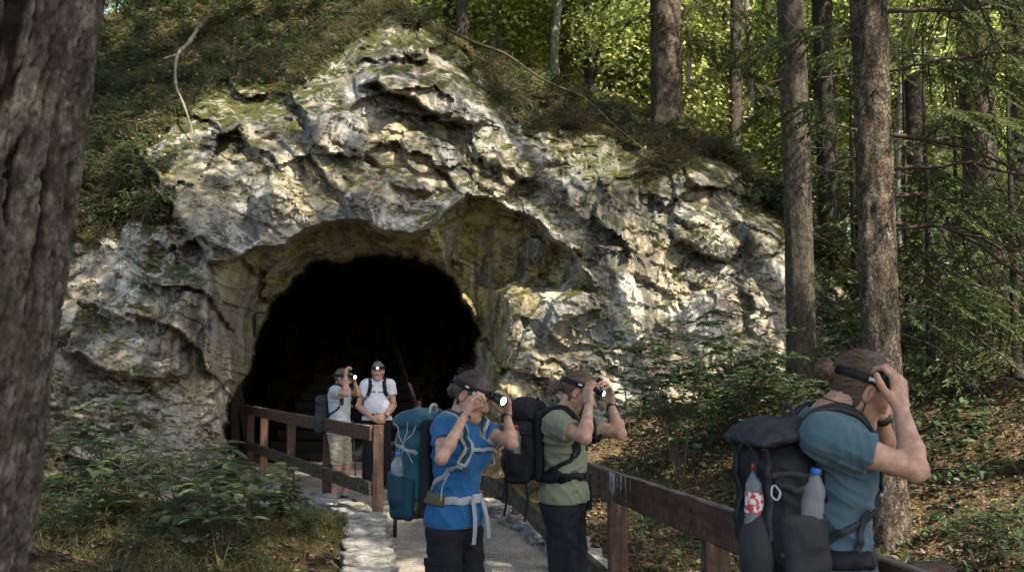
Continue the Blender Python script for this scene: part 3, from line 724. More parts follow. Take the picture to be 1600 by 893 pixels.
# ================= the big near tree at the left edge
t = empty('broadleaf_tree', (-1.69, 2.62, .2), 'huge dark furrowed tree trunk filling the left edge, close to the viewer', 'tree')
def near_bark():
    n, k = 640, 460; s = np.linspace(-.3, 4.6, n); t0 = 5.27 - math.pi; th = t0 + np.arange(k) * 2 * math.pi / k
    S, TH = np.meshgrid(s, th, indexing='ij'); r0 = .262 + .05 * np.exp(-(S + .3) / .35); u = (TH - t0) * .262
    lean = u + .05 * np.sin(S * 1.3) + fbm(u * 4, S * 2.2, 30, 3) * .035
    n1_ = fbm(lean * 23, S * 2.4, 31, 2); n2_ = fbm(lean * 55 + 7, S * 8.5, 32, 3); n3_ = fbm(u * 20 + 3, S * 17, 33, 3); lum = fbm(u * 75, S * 55, 35, 4)
    d1 = sstep(.02, .20, np.abs(n1_) + lum * .03); d2 = sstep(.0, .13, np.abs(n2_) + lum * .03); d3 = sstep(.0, .06, np.abs(n3_) + lum * .02)
    plate = d1 * (.62 + .38 * d2) * (.85 + .15 * d3)
    Rr = r0 + .034 * d1 + .012 * d2 * d1 + .004 * d3 + .009 * lum + .012 * fbm(u * 5, S * 3, 39, 3) + .03 * np.exp(-((S - 2.45) / .10) ** 2) * np.exp(-((TH - 5.2) / .4) ** 2)
    ax0 = -.055 * (S - .9) * 0
    cx = -1.615 + .114 * (S - 1.126) + .012 * np.sin(S * 1.7); cy = 2.62 + .02 * np.sin(S)
    v = np.stack([cx + np.cos(TH) * Rr, cy + np.sin(TH) * Rr, S], -1); idx = np.arange(n * k).reshape(n, k)
    q = np.stack([idx[:-1], np.roll(idx, -1, 1)[:-1], np.roll(idx, -1, 1)[1:], idx[1:]], -1).reshape(-1, 4)
    m = Mat('furrowed_bark', .95, .1); pl = m.attr('plate'); n1 = m.noise(24, 8, .7, m.scaled((1, 1, .6))); n3 = m.noise(4, 5, .6)
    col = m.ramp(n1, [(.34, (.032, .026, .020)), (.5, (.092, .077, .060)), (.66, (.23, .20, .16))])
    col = m.mix(m.ramp(n3, [(.5, 0), (.62, .55)]), col, (.06, .055, .022))
    col = m.mix(m.ramp(pl, [(.15, 1), (.6, 0)]), col, (.018, .014, .011)); m.color(col); b0 = m.bump(n1, 1, .02); m.bump(m.noise(75, 6, .75), 1, .008, b0)
    o = obj('trunk', v.reshape(-1, 3), q, m.m, t)
    at = o.data.attributes.new('plate', 'FLOAT', 'POINT'); at.data.foreach_set('value', plate.ravel().astype(np.float32))
    (lv, lq), cl = crown_leaves((-.9, 2.2, 9.0), (3.4, 3.2, 3.2), 9000, .13, 5, 34)
    tb = MB(); tb.add(*tube(spline([(-1.18, 2.6, 4.5), (-1.0, 2.5, 7), (-.8, 2.3, 10.5)], 10), np.linspace(.27, .06, 10), 12))
    for p_ in cl[:16]: tb.add(*tube(spline([(-1.05, 2.5, 5 + rng.random() * 3), (p_ + np.array([-1, 2.5, 7])) / 2, p_], 7), np.linspace(.07, .01, 7), 5, False))
    c = obj('crown', lv, lq, M_leaf_mid, t, False); tb.build('limb', M_darkbark, t)
near_bark()
# ================= conifers that stand out
def gpt(px, D): 
    x = (px - 800) / F * D; return np.array([x, D, float(ground_z(np.array([x]), np.array([D]), False)[0])])
b = gpt(1378, 9.0)
ta, at = conifer(b - [0, 0, .1], b + [-.1, .1, 16], .165, .12, 'flaky-barked spruce rising behind the hiker in the dull blue shirt, stubs all over its trunk', [(4.15, 200, 1.2, .3), (4.6, 5, 2.3, .4), (4.1, -25, 2.0, .45), (3.7, 25, 2.2, .5), (3.3, -5, 1.9, .5), (2.9, 35, 2.0, .5), (5.2, -15, 2.4, .4), (5.4, 30, 2.4, .4), (2.5, 10, 1.5, .55), (4.9, 190, 1.2, .4)],
             M_flaky, 61, .014, 260, 56, up=(9, 16, 2.6, 26))
rg = np.random.default_rng(3)
Z = lambda py, D: float(P(800, py, D)[2])
for (py, az, L, sag, r) in ((22, 5, 2.2, .03, .022), (118, -20, 1.7, .1, .018), (205, 10, 2.4, .25, .024), (268, -8, 2.3, .28, .024), (305, 20, 2.6, .42, .024), (360, -25, 1.6, .35, .018), (345, 4, 2.8, .55, .022),
                            (60, 175, 1.0, .2, .012), (205, 195, .7, .1, .012), (250, 170, .6, .3, .01), (150, 260, .5, .3, .010), (420, 30, 1.5, .5, .013), (480, -12, 1.6, .5, .013), (520, 15, 1.3, .6, .012)):
    dead_branch(at, Z(py, 9), R(az), L, sag * 1.5, rg, ta, r, 15)
b = gpt(1254, 13.0)
tb_, at = conifer(b - [0, 0, .1], b + [-.15, .1, 18], .185, .14, 'straight grey-brown spruce between the mossy cliff and the flaky spruce', [], M_spruce, 62, .006, 200, 48, up=(10, 18, 2.6, 26))
for (py, az, L, sag, r) in ((70, 190, .5, .2, .010), (60, -15, 1.2, .2, .012), (125, 200, .6, .5, .008), (200, -5, .8, .3, .010), (300, -100, 1.2, .9, .010), (230, 15, 1.4, .3, .012), (260, -8, 1.2, .35, .012), (150, 185, .9, .35, .01)):
    dead_branch(at, Z(py, 13), R(az), L, sag, rg, tb_, r, 7)
b = gpt(1552, 13.5)
tc, at = conifer(b - [0, 0, .1], b + [-.35, .1, 17], .23, .18, 'thick sunlit spruce trunk near the right edge, half behind drooping boughs',
    [(Z(60, 13.5), 200, 2.4, .35), (Z(120, 13.5), 250, 2.6, .4), (Z(180, 13.5), 215, 1.8, .5), (Z(160, 13.5), -30, 2.6, .4), (Z(230, 13.5), -60, 2.2, .5), (Z(20, 13.5), -90, 2.4, .35), (Z(30, 13.5), 165, 2.2, .3),
     (Z(330, 13.5), -15, 1.8, .5), (Z(300, 13.5), 200, 1.7, .5), (Z(-40, 13.5), -120, 2.8, .45), (Z(-60, 13.5), -40, 2.8, .45), (Z(400, 13.5), -50, 1.5, .5), (Z(90, 13.5), -110, 1.6, .5)], M_flaky, 63, .012, 200, 48, up=(8.5, 17, 2.8, 24))
for (py, az, L, sag, r) in ((100, 190, 1.6, .2, .014), (300, 10, 1.5, .4, .012), (420, 200, 1.6, .5, .012), (500, -100, 1.3, .6, .012)): dead_branch(at, Z(py, 13.5), R(az), L, sag, rg, tc, r, 8)
b = np.array([(1046 - 800) / F * 19.0, 19.0, 0]); b[2] = Z(188, 19)
td, at = conifer(b - [0, 0, .4], b + [.0, .1, 12], .30, .24, 'dark stout spruce rooted on the ridge above the cliff', [(Z(10, 19), -20, 2.2, .35), (Z(40, 19), 15, 2.0, .4), (Z(-10, 19), -80, 2.4, .4), (Z(60, 19), 0, 1.6, .5), (Z(-20, 19), 200, 1.6, .4), (Z(20, 19), 190, 1.0, .4)],
                 M_flaky, 64, .014, 160, 44, up=(10.5, 17, 2.8, 18), flare=.5)
for (py, az, L, sag, r) in ((60, 10, 1.5, .3, .012), (90, -15, 1.0, .4, .01), (130, 5, 1.2, .5, .01)): dead_branch(at, Z(py, 19), R(az), L, sag, rg, td, r, 7)
for i, (px, D, r0, lab, bark) in enumerate(((1300, 18, .20, 'dark spruce trunk just behind the straight grey-brown spruce', M_darkbark), (1150, 23, .16, 'thin leaning spruce between the ridge spruce and the straight grey-brown spruce', M_spruce),
       (1212, 27, .2, 'far spruce trunk peeking out left of the straight grey-brown spruce', M_spruce), (1440, 21, .2, 'spruce hung with dark boughs behind the flaky spruce', M_darkbark), (1610, 17, .2, 'spruce at the right edge with dark boughs reaching into view', M_darkbark))):
    x = (px - 800) / F * D; z = Z(330, D) if px < 1250 else float(ground_z(np.array([x]), np.array([D * 1.0]), False)[0])
    rr = np.random.default_rng(900 + i)
    nb = {0: 20, 1: 7, 2: 4, 3: 34, 4: 30}[i]
    bs = [(Z(-60 + 560 * rr.random() ** 1.25 if px > 1250 else -60 + 260 * rr.random(), D), 360 * rr.random(), 1.3 + 1.5 * rr.random(), .35 + .3 * rr.random()) for _ in range(nb)]
    te, at = conifer((x, D, z - .2), (x + (.5 if i == 1 else -.05), D, z + 15), r0, r0 * .7, lab, bs, bark, 70 + i, .01, 70, 20)
    for _ in range(4): dead_branch(at, Z(40 + 300 * rr.random(), D), rr.random() * 6.28, 1.2, .4, rr, te, .01, 6)
for i, (px, D, H, lab) in enumerate(((1452, 12.5, 4.6, 'young spruce with green boughs behind the nearest man, right of the flaky spruce'), (1585, 11.5, 4.2, 'young spruce with low boughs at the right edge of the wood'), (1335, 16.5, 5.5, 'young spruce filling the gap between the straight spruce and the flaky spruce'), (1500, 18.5, 6.5, 'tall young spruce in front of the thick sunlit spruce'), (1420, 15.5, 5.0, 'young spruce close behind the flaky spruce on its right'), (1590, 15.5, 6.0, 'dense young spruce at the right edge behind the lower one'), (1255, 19, 6.0, 'young spruce behind the straight grey-brown spruce'))):
    b = gpt(px, D); conifer(b, b + [.05, 0, H], .05, .012, lab, [], M_darkbark, 85 + i, .003, 50, 12, up=(.5 if D > 14 else .35, H * .95, 1.25 if D < 14 else 1.6, 34 if D < 14 else 44), bend=.02)
# ================= broadleaf woods behind
G_bg = 'sunlit broadleaf trees filling the wood behind'
M_leaf_bg2 = leaf_mat('shaded_green_leaves', [(0, (.06, .10, .022)), (.5, (.12, .17, .04)), (1, (.22, .27, .08))], .5)  # darker copy of the sunlit leaves; shade put into the colour
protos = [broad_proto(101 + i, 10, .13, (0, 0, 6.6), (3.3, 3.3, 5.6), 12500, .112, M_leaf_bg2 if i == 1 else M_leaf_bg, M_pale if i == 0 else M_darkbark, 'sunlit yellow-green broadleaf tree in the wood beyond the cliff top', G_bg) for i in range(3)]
spots = []
rg = np.random.default_rng(17)
for D in (24, 27, 31, 36, 42, 50):
    wdt = D * .62; nn = int(7 + D * .16)
    for i in range(nn):
        x = -wdt * .62 + wdt * 1.5 * (i + rg.random()) / nn
        if x < -.3 * D and D < 30: continue
        spots.append((x, D + rg.normal(0, 1.0)))
for i, (x, y) in enumerate(spots):
    hz = hill_z(x * 18.5 / y if x < 5 else x, y) if x < 6 else float(ground_z(np.array([x]), np.array([min(y, 55)]), False)[0])
    z = hz - .8 + (y - 24) * .10
    sc = (.85 + .4 * rg.random()) * (1 + (y - 24) * .016)
    o = protos[i % 3]
    if i < 3: o.location = (x, y, z); o.scale = (sc,) * 3
    else: copy_tree(o, (x, y, z), rg.random() * 6.28, sc)
for i, (x, y, sc) in enumerate(((-9, 24, .9), (-13, 23, 1.0), (-17, 26, 1.2), (-11, 29, 1.1), (-6, 28, .9), (-20, 21, 1.1), (-9.2, 21.5, .8), (-11, 20.5, .9))): copy_tree(protos[(i + 1) % 3], (x, y, hill_z(x * 18.5 / y, y) - .8), i * 1.3, sc)
# pale slim trunks standing out against them
for px, D, r, hgt, lab, bk in ((883, 27, .15, 12, 'pale mottled trunk above the cliff, brightest of the far trunks', M_pale), (716, 22, .15, 9, 'dark trunk straight above the top rock block of the cliff', M_darkbark), (702, 26, .14, 9, 'pale grey trunk left of the dark trunk above the top rock block', M_pale),
                           (1000, 34, .14, 12, 'thin grey trunk in the wood left of the ridge spruce', M_spruce), (820, 33, .12, 12, 'thin pale trunk left of the bright mottled trunk', M_pale), (960, 30, .08, 11, 'slender sapling trunk right of the bright mottled trunk', M_pale), (470, 26, .16, 9, 'dim trunk above the mossy left shoulder of the cliff', M_darkbark),
                           (580, 27, .2, 9, 'dark trunk above the grassy crest, left of the top rock block', M_darkbark), (1480, 24, .14, 12, 'thin trunk between the flaky spruce and the thick sunlit spruce', M_pale), (1120, 28, .1, 12, 'slim bare trunk right of the ridge spruce', M_spruce), (770, 24, .07, 11, 'thin young trunk above the fallen branch', M_pale), (930, 23.5, .06, 10, 'whippy young trunk above the grassy slope right of the crest', M_spruce), (1085, 24, .06, 10, 'thin young trunk close to the right of the ridge spruce', M_pale), (1420, 17, .05, 9, 'thin pole-like trunk right behind the flaky spruce', M_pale), (1180, 24, .07, 10, 'thin young trunk left of the straight grey-brown spruce', M_pale), (640, 23, .05, 7, 'thin young trunk on the crest above the top rock block', M_spruce)):
    x = (px - 800) / F * D; z = Z(150 if px < 1300 else 560, D) - .6; t = empty('slim_tree', (x, D, z), lab, 'tree')
    mb = MB(); v, q, ax = trunk_mesh((x, D, z), (x + rng.normal(0, .15), D, z + hgt), r, r * .6, 14, 60, .01, int(px), .3, .25); mb.add(v, q)
    for _ in range(6):
        k = rng.integers(18, 58); az = rng.random() * 6.28; l = 1 + rng.random(); mb.add(*tube(spline([ax[k], ax[k] + [math.cos(az) * l * .5, math.sin(az) * l * .5, .3], ax[k] + [math.cos(az) * l, math.sin(az) * l, .3]], 6), np.linspace(.03, .006, 6), 5, False))
    mb.build('trunk', bk, t)
    (lv, lq), _c = crown_leaves((x, D, z + hgt * .86), (2.2, 2.2, 2.4), 2200, .15, int(px)); obj('crown', lv, lq, M_leaf_bg, t, False)
# the far wood: one mass
rg = np.random.default_rng(23); n = 95000
cx = rg.uniform(-34, 62, 520); cz = rg.random(520) ** 1.3 * 36 - 2; cy = 58 + rg.random(520) * 10; k = rg.integers(0, 520, n)
off = rdir(n, 1, rg) * (rg.random((n, 1)) ** .45) * np.array([3.4, 2.6, 2.2])
p = np.stack([cx[k], cy[k], cz[k] + 2], -1) + off
v, q = leaf_quads(p, rdir(n, .5, rg), nrm(np.array([0, -.3, 1]) + rg.normal(0, .5, (n, 3))), .34 * (.6 + .8 * rg.random(n)), .7)
n2 = 34000; cx2 = rg.uniform(4, 44, 230); cz2 = rg.random(230) * 13; cy2 = 46 + rg.random(230) * 6; k2 = rg.integers(0, 230, n2); p2 = np.stack([cx2[k2], cy2[k2], cz2[k2] + 1], -1) + rdir(n2, 1, rg) * (rg.random((n2, 1)) ** .45) * np.array([2.6, 2, 1.9])
v2_, q2_ = leaf_quads(p2, rdir(n2, .5, rg), nrm(np.array([0, -.3, 1]) + rg.normal(0, .5, (n2, 3))), .26 * (.6 + .8 * rg.random(n2)), .7); q = np.concatenate([q, q2_ + len(v)]); v = np.concatenate([v, v2_])
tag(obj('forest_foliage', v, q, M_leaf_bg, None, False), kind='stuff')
# ================= shrubs and saplings
def sapling(name, loc, H, spread, nst, leaf, mat, seed, label, cat, group=None, per=9, wr=.62, tw=10, rs=.010, horiz=1.0):
    rg = np.random.default_rng(seed); loc = np.asarray(loc, float); t = empty(name, loc, label, cat, group); mb = MB(); L = []
    for i in range(nst):
        az = rg.random() * 6.28; h = H * (.6 + .45 * rg.random()); sp = spread * (.25 + .6 * rg.random())
        tip = loc + [math.cos(az) * sp, math.sin(az) * sp, h]; mid = loc + [math.cos(az) * sp * .35 + rg.normal(0, .04), math.sin(az) * sp * .35, h * .55]
        pts = spline([loc - [0, 0, .08], mid, tip], 12); mb.add(*tube(pts, np.linspace(rs, .0025, 12), 6))
        for j in range(tw):
            k = rg.integers(3, 12); a2 = rg.random() * 6.28; l = spread * (.25 + .45 * rg.random()) * (1.1 - k / 22)
            e = pts[k] + [math.cos(a2) * l, math.sin(a2) * l, l * (.18 + .15 * rg.random())]
            tp = spline([pts[k], (pts[k] + e) / 2 + [0, 0, .12 * l], e], 7); mb.add(*tube(tp, np.linspace(.004, .0013, 7), 4, False))
            dr = nrm(e - pts[k]); sd = nrm(np.cross(dr, [0, 0, 1]))
            for s in range(per):
                u = .3 + .7 * (s + .5) / per; c = tp[min(6, int(u * 6))] + (tp[min(6, int(u * 6) + 1)] - tp[min(6, int(u * 6))]) * ((u * 6) % 1)
                sg = 1 if s % 2 else -1; d = nrm(dr * .6 + sd * sg * (1 if s < per - 1 else 0) + [0, 0, -.15] + rg.normal(0, .18, 3))
                L.append((c + d * leaf * .15, d, nrm(np.array([0, 0, 1.]) + rg.normal(0, .28 / horiz, 3)), leaf * (.65 + .6 * rg.random())))
    mb.build('stem', M_twig, t)
    p, d, n_, l = (np.array([x[i] for x in L]) for i in range(4)); v, q = leaf_quads(p, d, n_, l, wr, .12, .12); obj('foliage', v, q, mat, t, False)
    return t
def gl(px, D, dz=0):
    p = gpt(px, D); p[2] = float(ground_z(np.array([p[0]]), np.array([D * 1.0]))[0]) + dz; return p
sapling('broadleaf_sapling', gl(1060, 11.2), 2.0, 1.15, 7, .10, M_leaf_shrub, 41, 'leafy many-stemmed sapling in front of the right side of the cliff', 'sapling', None, 10, .62, 13, .012)
sapling('broadleaf_sapling', gl(1165, 11.9), 1.75, 1.0, 6, .10, M_leaf_shrub, 42, 'leafy sapling at the foot of the straight grey-brown spruce', 'sapling', None, 9, .62, 12, .010)
sapling('broadleaf_sapling', gl(985, 13.4), 1.9, .8, 4, .09, M_leaf_shrub, 43, 'thin sapling against the pale rock behind the hiker in the green shirt', 'sapling', None, 8, .6, 10, .008)
sapling('broadleaf_sapling', gl(300, 7.6), .9, .66, 6, .145, M_leaf_fg, 44, 'big-leaved sapling on the grassy bank in front of the left foot of the cliff', 'sapling', None, 5, .6, 5, .006, 1.3)
sapling('broadleaf_sapling', gl(395, 8.6), .75, .6, 6, .12, M_leaf_fg, 45, 'big-leaved sapling beside the dark hollow left of the railing', 'sapling', None, 5, .6, 5, .005, 1.3)
sapling('broadleaf_sapling', gl(215, 8.2), .7, .5, 5, .11, M_leaf_fg, 46, 'small dark-leaved sapling between the fern and the big-leaved sapling', 'sapling', None, 6, .6, 5, .005, 1.4)
sapling('broadleaf_sapling', gl(140, 7.8), .8, .5, 5, .12, M_leaf_fg, 47, 'dark-leaved sapling beside the big dark trunk', 'sapling', None, 6, .6, 5, .005, 1.4)
sapling('broadleaf_sapling', gl(352, 7.0), .62, .45, 5, .13, M_leaf_fg, 48, 'low big-leaved sapling nearest the viewer on the grassy bank', 'sapling', None, 6, .6, 5, .005, 1.4)
sapling('broadleaf_sapling', gl(455, 9.3), .5, .42, 5, .10, M_leaf_fg, 49, 'small leafy sapling on the bank just left of the pale kerb', 'sapling', None, 6, .6, 5, .004, 1.4)
shr = [sapling('shrub', (0, 0, 0), .8, .65, 9, .062, M_leaf_shrub, 51 + i, 'low leafy shrub on the wooded slope to the right', 'shrub', 'low shrubs on the right slope', 10, .6, 9, .006) for i in range(3)]
rg = np.random.default_rng(5); cnt = 0
cand = [(1130, 12.5), (1200, 12.8), (1290, 13), (1330, 12), (1520, 15), (1400, 13), (1350, 15), (1590, 14), (1300, 16), (1480, 17), (1560, 18), (1530, 7.4),
        (1240, 12.2), (1280, 11.6), (1110, 13.6), (1200, 14), (1380, 17), (1330, 18), (1620, 16), (1450, 19), (1550, 20)]
for (px, D) in cand:
    l = gl(px + rg.normal(0, 8), D, -.02); sc = .7 + .7 * rg.random()
    if cnt < 3: shr[cnt].location = l; shr[cnt].scale = (sc,) * 3
    else: copy_tree(shr[cnt % 3], l, rg.random() * 6.28, sc)
    cnt += 1
# shrubs rooted on the rock shoulder and along the crest
def surf(px, py):
    j = int(np.clip(round((px - gx[0]) / STEP), 0, nx - 1)); i = int(np.clip(round((py - gy[0]) / STEP), 0, ny - 1)); return V[i, j]
labs = {0: ('low shrub hanging over the mossy ledge of the cliff', 'shrub', 'shrubs on the cliff')}
for i, (px, py, sc) in enumerate(((150, 290, .8), (190, 310, .7), (225, 300, .8), (170, 330, .6), (205, 275, .7), (120, 310, .8), (190, 120, .9), (230, 60, .9), (180, 200, .7), (300, 60, .7), (250, 130, .6), (160, 80, .9), (340, 40, .7), (220, 20, .9), (410, 60, .5), (700, 95, .45), (730, 115, .4),
                                 (940, 190, .6), (1010, 215, .5), (1060, 225, .6), (1120, 250, .6), (1180, 300, .6), (900, 165, .5), (980, 200, .5), (1220, 330, .6), (1250, 360, .7), (1300, 420, .8), (820, 130, .5), (660, 40, .5), (150, 160, 1), (200, 150, .8), (270, 30, .8), (330, 100, .5), (380, 20, .7), (440, 30, .6), (160, 240, .9), (260, 180, .45), (500, 20, .6), (560, 12, .5), (215, 95, .8), (290, 130, .5), (420, 130, .4), (140, 20, 1))):
    s = surf(px, py); copy_tree(shr[i % 3], (s[0], s[1], s[2] - .05), i * 1.7, sc, 'low shrub hanging on the mossy top of the cliff', 'shrubs on the cliff top')
for i, (px, D, sc) in enumerate(((140, 7.4, .55), (250, 9.2, .6), (330, 9.4, .55), (440, 9.4, .45), (180, 9.3, .7), (390, 7.2, .45), (100, 6.8, .5), (480, 8.8, .35), (230, 6.6, .4))): copy_tree(shr[i % 3], gl(px, D, -.02), i * 2.1, sc, 'low leafy shrub on the grassy bank at lower left', 'shrubs on the grassy bank')
def fern(loc, L, n, seed, label):
    rg = np.random.default_rng(seed); loc = np.asarray(loc); t = empty('fern', loc, label, 'fern')
    for i in range(n):
        az = 6.28 * i / n + rg.normal(0, .2); d = np.array([math.cos(az), math.sin(az), 0]); l = L * (.8 + .3 * rg.random()); m = 16; s = np.linspace(0, 1, m)
        pts = loc + d * (l * .75 * s)[:, None]; pts[:, 2] += l * (.85 * s - .62 * s ** 2)
        sd = np.array([-d[1], d[0], 0]); T = nrm(np.gradient(pts, axis=0)); mb = MB(); mb.add(*tube(pts, np.linspace(.004, .001, m), 4, False))
        for sg in (1, -1):
            p = pts[2:]; dd = nrm(sd * sg + T[2:] * .35); mb.add(*leaf_quads(p, dd, np.cross(T[2:], sd), l * .24 * np.sin(np.linspace(.5, 1, m - 2) * math.pi) + .012, .34, .1, .2))
        mb.build('frond', M_fern, t, False)
fern(gl(105, 8.4), .5, 9, 1, 'pale green fern beside the big dark trunk'); fern(gl(180, 8.0), .42, 8, 2, 'light fern on the grassy bank below the left rock wall'); fern(gl(290, 8.4), .36, 8, 3, 'small bright fern under the big-leaved sapling')
# ---- hanging root, fallen branch
pts = spline([surf(318, 48) + [0, -.1, .1], surf(303, 75) + [0, -.35, 0], surf(292, 100) + [0, -.5, 0], surf(290, 140) + [0, -.6, 0], surf(301, 185) + [0, -.35, 0], surf(303, 225) + [0, -.12, 0]], 24) + np.random.default_rng(4).normal(0, .011, (24, 3)).cumsum(0) * .6
mb = MB(); mb.add(*tube(pts, np.linspace(.046, .010, 24) * (1 + .25 * np.sin(np.arange(24) * 1.9)), 8)); mb.add(*tube(spline([pts[9], pts[9] + [-.2, -.15, -.12], pts[9] + [-.33, -.1, -.2]], 8), np.linspace(.028, .008, 8), 6)); tag(mb.build('hanging_root', M_paleroot), 'bare forked root hanging down over the mossy left shoulder of the cliff', 'root')
pts = spline([surf(700, 80) + [0, -.1, .35], surf(745, 105) + [0, -.3, .35], surf(790, 112) + [0, -.3, .25], surf(850, 150) + [0, -.2, .22], surf(910, 170) + [0, -.2, .15], surf(960, 205) + [0, -.2, .06], surf(1010, 240) + [0, -.15, .0]], 30)
mb = MB(); mb.add(*tube(pts, np.linspace(.03, .010, 30), 6))
for k in (8, 12, 16, 20): mb.add(*tube(spline([pts[k], pts[k] + [.12, -.1, .15], pts[k] + [.3, -.15, .18]], 6), np.linspace(.012, .004, 6), 5))
tag(mb.build('fallen_branch', M_twig), 'long thin dead branch lying across the grassy slope right of the top rock block', 'branch')
# ================= ground cover: stuff
def blades(p, up, L, wdt, rg, droop=.5, lean=.5):
    n = len(p); d = nrm(up + rg.normal(0, lean, (n, 3))); s = nrm(np.cross(d, rdir(n, 1, rg))); L = L[:, None]; w = np.asarray(wdt).reshape(-1, 1)
    h = rdir(n, .3, rg); h[:, 2] = -np.abs(h[:, 2]) * droop - droop * .5
    a = p; m = p + d * L * .55 + h * L * .08; e = p + d * L * .8 + h * L * .42 * (.4 + droop)
    v = np.stack([a - s * w, a + s * w, m + s * w * .8, m - s * w * .8, e + s * w * .15, e - s * w * .15], 1).reshape(-1, 3); b = (np.arange(n) * 6)[:, None]
    return v, np.concatenate([b + [0, 1, 2, 3], b + [3, 2, 4, 5]])
rg = np.random.default_rng(77)
# bank grass at lower left
n = 900; cx = rg.uniform(-4.6, -1.25, n); cy = rg.uniform(5.0, 11.6, n)
d, ins = poly_dist(cx, cy, PATH); hol = ((cx < -2.6) & (cy > 10.9))
den = fbm(cx * 1.1, cy * 1.1, 7, 3); ok = (~ins) & (d > .3) & (~hol) & (den > -.15 - .3 * (cx > -2.8)) & ~((cx > -2.1) & (cy < 8.8) & (cx + .19 * cy > -.2))
cx, cy = cx[ok], cy[ok]; k = np.repeat(np.arange(len(cx)), 34); bx = cx[k] + rg.normal(0, .10, len(k)); by = cy[k] + rg.normal(0, .10, len(k))
p = np.stack([bx, by, ground_z(bx, by) - .01], -1); ln = .07 + .13 * rg.random(len(p))
v, q = blades(p, np.array([0, 0, 1.]), ln, .0028, rg, .5, .45); tag(obj('grass', v, q, M_grass, None, False), kind='stuff')
# thin grass beyond the right fence and on the slope
n = 700; cx = rg.uniform(.8, 6.5, n); cy = rg.uniform(4.0, 14.5, n); d, ins = poly_dist(cx, cy, PATH); ok = (~ins) & (d > .25) & (fbm(cx * .9, cy * .9, 12, 3) > .02)
cx, cy = cx[ok], cy[ok]; k = np.repeat(np.arange(len(cx)), 26); bx = cx[k] + rg.normal(0, .11, len(k)); by = cy[k] + rg.normal(0, .11, len(k))
p = np.stack([bx, by, ground_z(bx, by) - .01], -1); v, q = blades(p, np.array([0, 0, 1.]), .08 + .14 * rg.random(len(p)), .003, rg, .6, .5)
tag(obj('slope_grass', v, q, M_grass, None, False), kind='stuff')
# sod on the hill above the rock: grass tufts, the lowest hanging over the edge
Nn = np.cross(np.gradient(V, axis=1), np.gradient(V, axis=0)); Nn = nrm(Nn); Nn[Nn[..., 1] > 0] *= -1
si, sj = np.nonzero((soil_sd < -3) & (RY > ridge_y[None] - 2) & (RX > 60) & (RX < 1420)); wt = np.where((soil_sd[si, sj] > -26), 2.6, .55) * (.10 + 1.5 * (RX[si, sj] > 470)); wt = wt * (fbm(RX[si, sj] / 45, RY[si, sj] / 30, 15, 3) > -.12)
ch = rg.choice(len(si), 1150, p=wt / wt.sum(), replace=False); si, sj = si[ch], sj[ch]
k = np.repeat(np.arange(len(si)), 20); pp = V[si, sj][k] + rg.normal(0, .07, (len(k), 3)); nn = Nn[si, sj][k]; edge = np.exp(soil_sd[si, sj] / 26.)[k][:, None]
up = nrm(nn * .8 + np.array([0, 0, .7]) * (1 - edge) - np.array([0, 0, .25]) * edge); ln = (.14 + .22 * rg.random(len(k))) * (1 + .5 * edge[:, 0])
v, q = blades(pp - nn * .05, up, ln, .006, rg, .9, .35); tag(obj('hanging_grass', v, q, M_dry, None, False), kind='stuff')
# leaves of herbs and moss cushions over the sod
si, sj = np.nonzero((soil_sd < 2) & (RY > ridge_y[None]) & (RX > 60) & (RX < 1420)); ch = rg.integers(0, len(si), 22000); si, sj = si[ch], sj[ch]
keepm = fbm(RX[si, sj] / 36, RY[si, sj] / 26, 25, 3) > -.06; si, sj = si[keepm], sj[keepm]
pp = V[si, sj] + rg.normal(0, .06, (len(si), 3)) + Nn[si, sj] * .04
v, q = leaf_quads(pp, rdir(len(pp), .5, rg), nrm(Nn[si, sj] + [0, 0, .8] + rg.normal(0, .4, (len(pp), 3))), .03 + .075 * rg.random(len(pp)) ** 2, .65); tag(obj('ground_foliage', v, q, M_leaf_shrub, None, False), kind='stuff')
# fallen leaves
def litter(name, n, x0, x1, y0, y1, s0, s1, seed, thr):
    rg = np.random.default_rng(seed); x = rg.uniform(x0, x1, n); y = rg.uniform(y0, y1, n); d, ins = poly_dist(x, y, PATH); ok = (~ins | (rg.random(n) < .035)) & (fbm(x * .8, y * .8, 19, 3) > thr); x, y = x[ok], y[ok]
    z = np.where(poly_dist(x, y, PATH)[1], .035, ground_z(x, y) + .012); nn = nrm(np.array([0, 0, 1.]) + rg.normal(0, .38, (len(x), 3)))
    v, q = leaf_quads(np.stack([x, y, z], -1), rdir(len(x), .25, rg), nn, s0 + (s1 - s0) * rg.random(len(x)), .62, .35, .2); tag(obj(name, v, q, M_litter, None, False), kind='stuff')
# sticks lying on the slope
si, sj = np.nonzero((soil_sd < -6) & (RY > ridge_y[None]) & (RX > 130) & (RX < 1300)); mb = MB()
for c in rg.integers(0, len(si), 170):
    p0 = V[si[c], sj[c]] + Nn[si[c], sj[c]] * .05; dd = nrm(np.cross(Nn[si[c], sj[c]], rg.normal(size=3)) + rg.normal(0, .25, 3)); l = .25 + .7 * rg.random() ** 2; u_ = np.linspace(0, 1, 6)
    mb.add(*tube(p0 + np.outer(u_, dd * l) + rg.normal(0, .02 * l, (6, 3)).cumsum(0), (.006 + .008 * rg.random()) * (1 - .7 * u_), 5))
tag(mb.build('dead_twigs', M_dead), kind='stuff')
